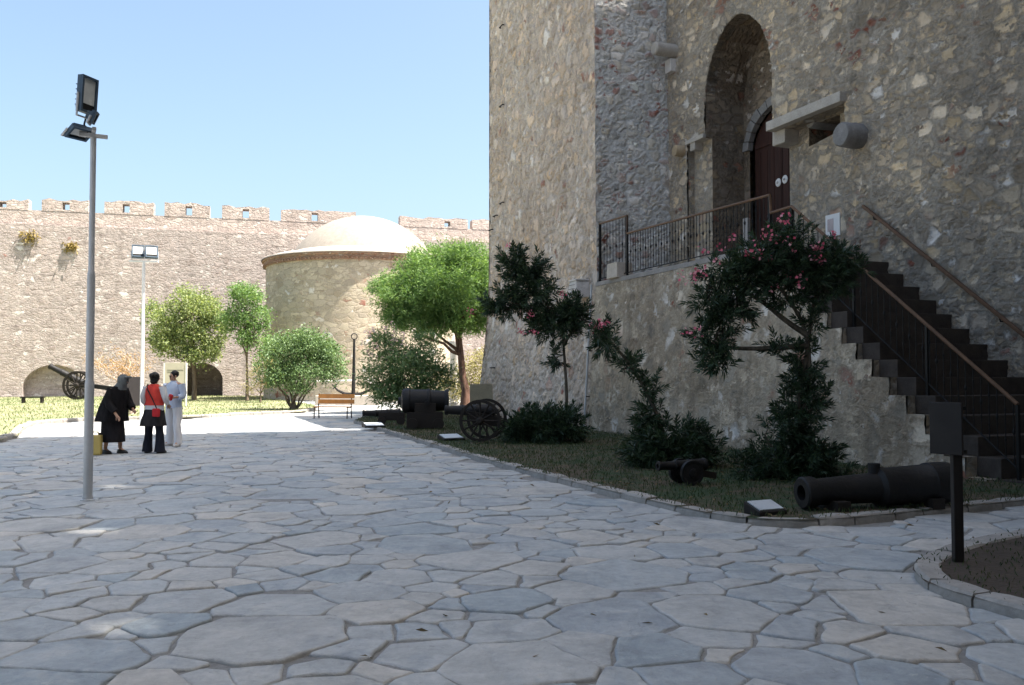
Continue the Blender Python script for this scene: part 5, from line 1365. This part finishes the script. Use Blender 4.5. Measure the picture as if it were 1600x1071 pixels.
def body(parent, P, name='body'):
    """P: joint positions; front is -y"""
    n = {}; e = []
    n['pelvis'] = (P['pelvis'], .13, .10); n['waist'] = (P['waist'], .12, .09); n['chest'] = (P['chest'], .145, .105); n['neck0'] = (P['neck'], .065, .06)
    e += [('pelvis', 'waist'), ('waist', 'chest'), ('chest', 'neck0')]
    h = Vector(P['head']); nk = Vector(P['neck']); f = Vector(P['face']).normalized(); upv = (h - nk).normalized()
    n['neck1'] = (tuple(nk.lerp(h, .45)), .052, .052); n['jaw'] = (tuple(h - upv * .075 + f * .025), .062, .068); n['skull'] = (tuple(h + upv * .02), .078, .092); n['crown'] = (tuple(h + upv * .085), .052, .06)
    n['nose'] = (tuple(h - upv * .015 + f * .105), .012, .012)
    e += [('neck0', 'neck1'), ('neck1', 'jaw'), ('jaw', 'skull'), ('skull', 'crown'), ('skull', 'nose')]
    for s in ('l', 'r'):
        n['sh' + s] = (P['sh' + s], .055, .055); n['el' + s] = (P['el' + s], .040, .040); n['wr' + s] = (P['wr' + s], .026, .026)
        n['hip' + s] = (P['hip' + s], .085, .085); n['kn' + s] = (P['kn' + s], .058, .058); n['an' + s] = (P['an' + s], .040, .040); n['toe' + s] = (P['toe' + s], .036, .028)
        e += [('chest', 'sh' + s), ('sh' + s, 'el' + s), ('el' + s, 'wr' + s), ('pelvis', 'hip' + s), ('hip' + s, 'kn' + s), ('kn' + s, 'an' + s), ('an' + s, 'toe' + s)]
        w, el = Vector(P['wr' + s]), Vector(P['el' + s]); d = (w - el).normalized(); side = Vector(P.get('palm' + s, (0, -1, 0)))
        side = (side - d * side.dot(d)).normalized(); pal = d.cross(side)
        n['pm' + s] = (tuple(w + d * .05), .034, .018); e.append(('wr' + s, 'pm' + s))
        for q, (o_, L) in enumerate(((-.027, .065), (-.009, .078), (.009, .074), (.026, .058))):
            b = w + d * .085 + side * o_; n[f'f{q}a' + s] = (tuple(b), .010, .010); n[f'f{q}b' + s] = (tuple(b + d * L * .55 + pal * .006), .009, .009); n[f'f{q}c' + s] = (tuple(b + d * L * .9 + pal * .028), .008, .008)
            e += [('pm' + s, f'f{q}a' + s), (f'f{q}a' + s, f'f{q}b' + s), (f'f{q}b' + s, f'f{q}c' + s)]
        b = w + d * .03 - side * .034; n['t0' + s] = (tuple(b), .012, .012); n['t1' + s] = (tuple(b + d * .03 - side * .022 + pal * .012), .010, .010); n['t2' + s] = (tuple(b + d * .058 - side * .026 + pal * .024), .009, .009)
        e += [('pm' + s, 't0' + s), ('t0' + s, 't1' + s), ('t1' + s, 't2' + s)]
    vs, fs = skin_mesh(n, e, 1)
    m = MB().add(vs, fs)
    sd_ = upv.cross(f).normalized()
    for k in (-1, 1):
        m.ball(h + sd_ * k * .082 + upv * -.005 - f * .005, (.016, .022, .032), 8)
        m.ball(h + sd_ * k * .032 + upv * .012 + f * .084, (.013, .010, .009), 8, 1)
    m.ball(h - upv * .062 + f * .083, (.026, .012, .008), 8, 2)
    return m.build(name, [SKIN, HAIR, plain('lips', (.34, .12, .10), .5)], parent, smooth=True, weld=False, recalc=False)
def sleeve(parent, pts, rs, mat, name='sleeve', n=10):
    ps = smooth_path([Vector(p) for p in pts], 1); L = len(ps)
    def rad(i):
        f = i / (L - 1) * (len(rs) - 1); k = min(int(f), len(rs) - 2); return lerp(rs[k], rs[k + 1], f - k)
    return MB().tube(ps, [rad(i) for i in range(L)], n).build(name, mat, parent, smooth=True)
def wavy_loft(secs, n, amp, k, seed, caps=True):
    """loft with cloth folds growing to the hem"""
    g = np.random.default_rng(seed); ph = g.uniform(0, 6, 3); m = MB(); vs = []; fs = []; N = len(secs)
    for i, (cx, cy, z, rx, ry) in enumerate(secs):
        f = (N - 1 - i) / (N - 1)
        for q in range(n):
            a = 2 * math.pi * q / n; w = 1 + amp * f * (math.sin(k * a + ph[0]) * .6 + math.sin((k * 2 - 1) * a + ph[1]) * .4)
            vs.append((cx + rx * w * math.cos(a), cy + ry * w * math.sin(a), z))
    for i in range(N - 1):
        for q in range(n):
            a, b = i * n + q, i * n + (q + 1) % n; fs.append((a, b, b + n, a + n))
    if caps: fs += [tuple(range(n - 1, -1, -1)), tuple(range((N - 1) * n, N * n))]
    return m.add(vs, fs)
def shoes(parent, P, mat):
    for s in ('l', 'r'):
        a, tt = Vector(P['an' + s]), Vector(P['toe' + s]); d = (tt - a); d.z = 0; d.normalize()
        c = a + d * .06; ang = math.atan2(d.y, d.x)
        m = MB().loft([(0, 0, 0, .135, .048), (0, 0, .025, .138, .05), (-.01, 0, .055, .115, .044), (-.05, 0, .085, .06, .04)], 16)
        o = m.build('shoe', mat, parent, smooth=True); o.location = (c.x, c.y, 0); o.rotation_euler = (0, 0, ang)

# 1: elderly woman in black, bent forward, walking to the right (front = +x in the world)
F1 = G(178, 709)
w1 = thing('person', 'stooped woman in a long black coat and grey headscarf, walking past', 'person', F1, R(68))
# local front = -y
P = dict(pelvis=(0, .05, .86), waist=(0, .02, 1.04), chest=(0, -.07, 1.24), neck=(0, -.15, 1.37), head=(0, -.235, 1.49), face=(0, -1, -.2), shl=(.17, -.08, 1.32), shr=(-.17, -.08, 1.32),
         ell=(.27, -.10, 1.05), wrl=(.20, -.30, .90), elr=(-.25, -.06, 1.05), wrr=(-.24, -.30, .80), hipl=(.09, .05, .82), hipr=(-.09, .05, .82), knl=(.10, -.06, .45), knr=(-.10, .06, .45), anl=(.10, -.06, .09), anr=(-.10, .14, .09), toel=(.11, -.19, .035), toer=(-.11, .01, .035))
body(w1, P)
wavy_loft([(0, .05, .24, .235, .25), (0, .04, .40, .225, .235), (0, .05, .62, .22, .215), (0, .05, .86, .20, .18), (0, .03, 1.0, .17, .15)], 40, .07, 7, 3).build('skirt', C_['skirt'], w1, smooth=True)
wavy_loft([(0, .06, .66, .335, .29), (0, .05, .78, .315, .27), (0, .03, .95, .285, .24), (0, -.03, 1.15, .255, .20), (0, -.07, 1.28, .235, .165), (0, -.11, 1.36, .16, .12), (0, -.14, 1.40, .08, .08)], 40, .10, 6, 5).build('coat', C_['black'], w1, smooth=True)
sleeve(w1, [P['shl'], P['ell'], (.21, -.27, .92)], [.085, .085, .07], C_['black']); sleeve(w1, [P['shr'], P['elr'], (-.24, -.26, .86)], [.085, .085, .065], C_['black'])
h = Vector(P['head'])
m = MB().ball(h + Vector((0, .02, .015)), (.108, .122, .125), 18); m.loft([(0, -.09, 1.30, .17, .15), (0, -.13, 1.36, .13, .13), (0, -.17, 1.42, .10, .11), (0, -.2, 1.47, .09, .1)], 18)
m.build('headscarf', C_['scarf'], w1, smooth=True)
MB().ball(h + Vector((0, -.115, .075)), (.09, .06, .028), 12).build('scarf_fold', C_['scarf'], w1, smooth=True)
shoes(w1, P, C_['shoe'])
# 2: woman in red seen from behind
F2 = G(240, 708)
w2 = thing('person', 'woman seen from behind in a red sleeveless top over white, with dark flared trousers', 'person', F2, R(168))
P = dict(pelvis=(0, 0, .90), waist=(0, 0, 1.07), chest=(0, 0, 1.26), neck=(0, .01, 1.42), head=(0, -.02, 1.545), face=(.15, -1, 0), shl=(.18, 0, 1.36), shr=(-.18, 0, 1.36), ell=(.26, .03, 1.10), wrl=(.22, -.16, .93), elr=(-.27, .02, 1.11), wrr=(-.20, -.18, 1.0),
         hipl=(.10, 0, .86), hipr=(-.10, 0, .86), knl=(.125, -.02, .47), knr=(-.125, -.02, .47), anl=(.145, .02, .09), anr=(-.145, .02, .09), toel=(.17, -.12, .035), toer=(-.17, -.12, .035))
body(w2, P)
MB().cloth_loft([(0, 0, .88, .21, .15), (0, 0, .98, .205, .145), (0, 0, 1.02, .19, .135)], 28).build('white_shirt', C_['white'], w2, smooth=True)
MB().cloth_loft([(0, 0, .985, .212, .152), (0, 0, 1.06, .185, .135), (0, 0, 1.2, .195, .14), (0, 0, 1.32, .19, .125), (0, 0, 1.385, .15, .10), (0, .01, 1.42, .08, .075)], 28).build('red_top', C_['red'], w2, smooth=True)
sleeve(w2, [P['shl'], P['ell'], (.23, -.12, .96)], [.080, .062, .045], C_['white']); sleeve(w2, [P['shr'], P['elr'], (-.21, -.14, 1.02)], [.080, .062, .045], C_['white'])
wavy_loft([(.02, .02, .56, .27, .22), (.015, .02, .68, .25, .20), (0, .01, .80, .225, .175), (0, 0, .90, .205, .155)], 36, .09, 5, 8).build('tied_jacket', C_['jacket'], w2, smooth=True)
for s in (1, -1):
    MB().cloth_loft([(s * .145, .01, .03, .105, .115), (s * .14, .0, .2, .088, .095), (s * .125, -.01, .45, .072, .08), (s * .11, 0, .65, .092, .10), (s * .095, 0, .86, .105, .115)], 20).build('trouser_leg', C_['navy'], w2, smooth=True)
h = Vector(P['head'])
m = MB().ball(h + Vector((0, .02, .02)), (.098, .108, .112), 16); m.ball(h + Vector((0, .125, .05)), (.055, .05, .055), 12); m.ball(h + Vector((0, .05, -.06)), (.08, .06, .07), 12); m.build('hair', HAIR, w2, smooth=True)
MB().box((-.17, .19, .84), (.17, .07, .17), Matrix.Rotation(R(-14), 3, 'Z')).build('shoulder_bag', C_['bag'], w2, bevel=.025)
MB().tube([(-.17, .17, .92), (-.06, .16, 1.12), (.08, .135, 1.32), (.14, .04, 1.41), (.12, -.06, 1.39)], .012, 6).build('bag_strap', C_['jacket'], w2)
shoes(w2, P, C_['shoe'])
# 3: man in pale clothes facing the camera
F3 = G(271, 697)
w3 = thing('person', 'man in pale blue shirt and white trousers facing the woman in red', 'person', F3, R(-22))
P = dict(pelvis=(0, 0, .93), waist=(0, 0, 1.10), chest=(0, 0, 1.30), neck=(0, .0, 1.46), head=(0, -.03, 1.585), face=(-.25, -1, -.1), shl=(.20, 0, 1.40), shr=(-.20, 0, 1.40), ell=(.27, .02, 1.13), wrl=(.16, -.20, 1.10), elr=(-.27, .03, 1.13), wrr=(-.25, -.10, .90),
         hipl=(.10, 0, .89), hipr=(-.10, 0, .89), knl=(.13, -.05, .48), knr=(-.12, .02, .48), anl=(.19, -.05, .09), anr=(-.14, .04, .09), toel=(.22, -.19, .035), toer=(-.17, -.10, .035), palml=(0, 0, 1))
body(w3, P)
MB().cloth_loft([(0, 0, .86, .20, .15), (0, 0, 1.0, .19, .14), (0, 0, 1.15, .19, .135), (0, 0, 1.30, .205, .14), (0, 0, 1.40, .175, .115), (0, 0, 1.45, .09, .085), (0, -.005, 1.48, .07, .07)], 28).build('shirt', C_['lblue'], w3, smooth=True)
sleeve(w3, [P['shl'], P['ell'], (.22, -.11, 1.11)], [.094, .072, .058], C_['lblue']); sleeve(w3, [P['shr'], P['elr'], (-.26, -.04, 1.0)], [.094, .072, .055], C_['lblue'])
for s, kx, ax_, ky, ay in ((1, .13, .19, -.05, -.05), (-1, -.12, -.14, .02, .04)):
    MB().cloth_loft([(ax_, ay, .05, .085, .095), (ax_ * .97, ay, .2, .08, .088), (kx, ky, .48, .085, .09), (s * .115, 0, .68, .098, .105), (s * .098, 0, .88, .11, .12)], 20).build('trouser_leg', C_['white'], w3, smooth=True)
h = Vector(P['head']); MB().ball(h + Vector((0.01, .03, .045)), (.092, .098, .088), 16).build('hair', HAIR, w3, smooth=True)
MB().box((.13, -.25, 1.11), (.09, .06, .13), Matrix.Rotation(R(20), 3, 'Y')).build('camera_pouch', C_['bag'], w3, bevel=.015)
shoes(w3, P, plain('pale_shoe', (.52, .50, .48), .6))
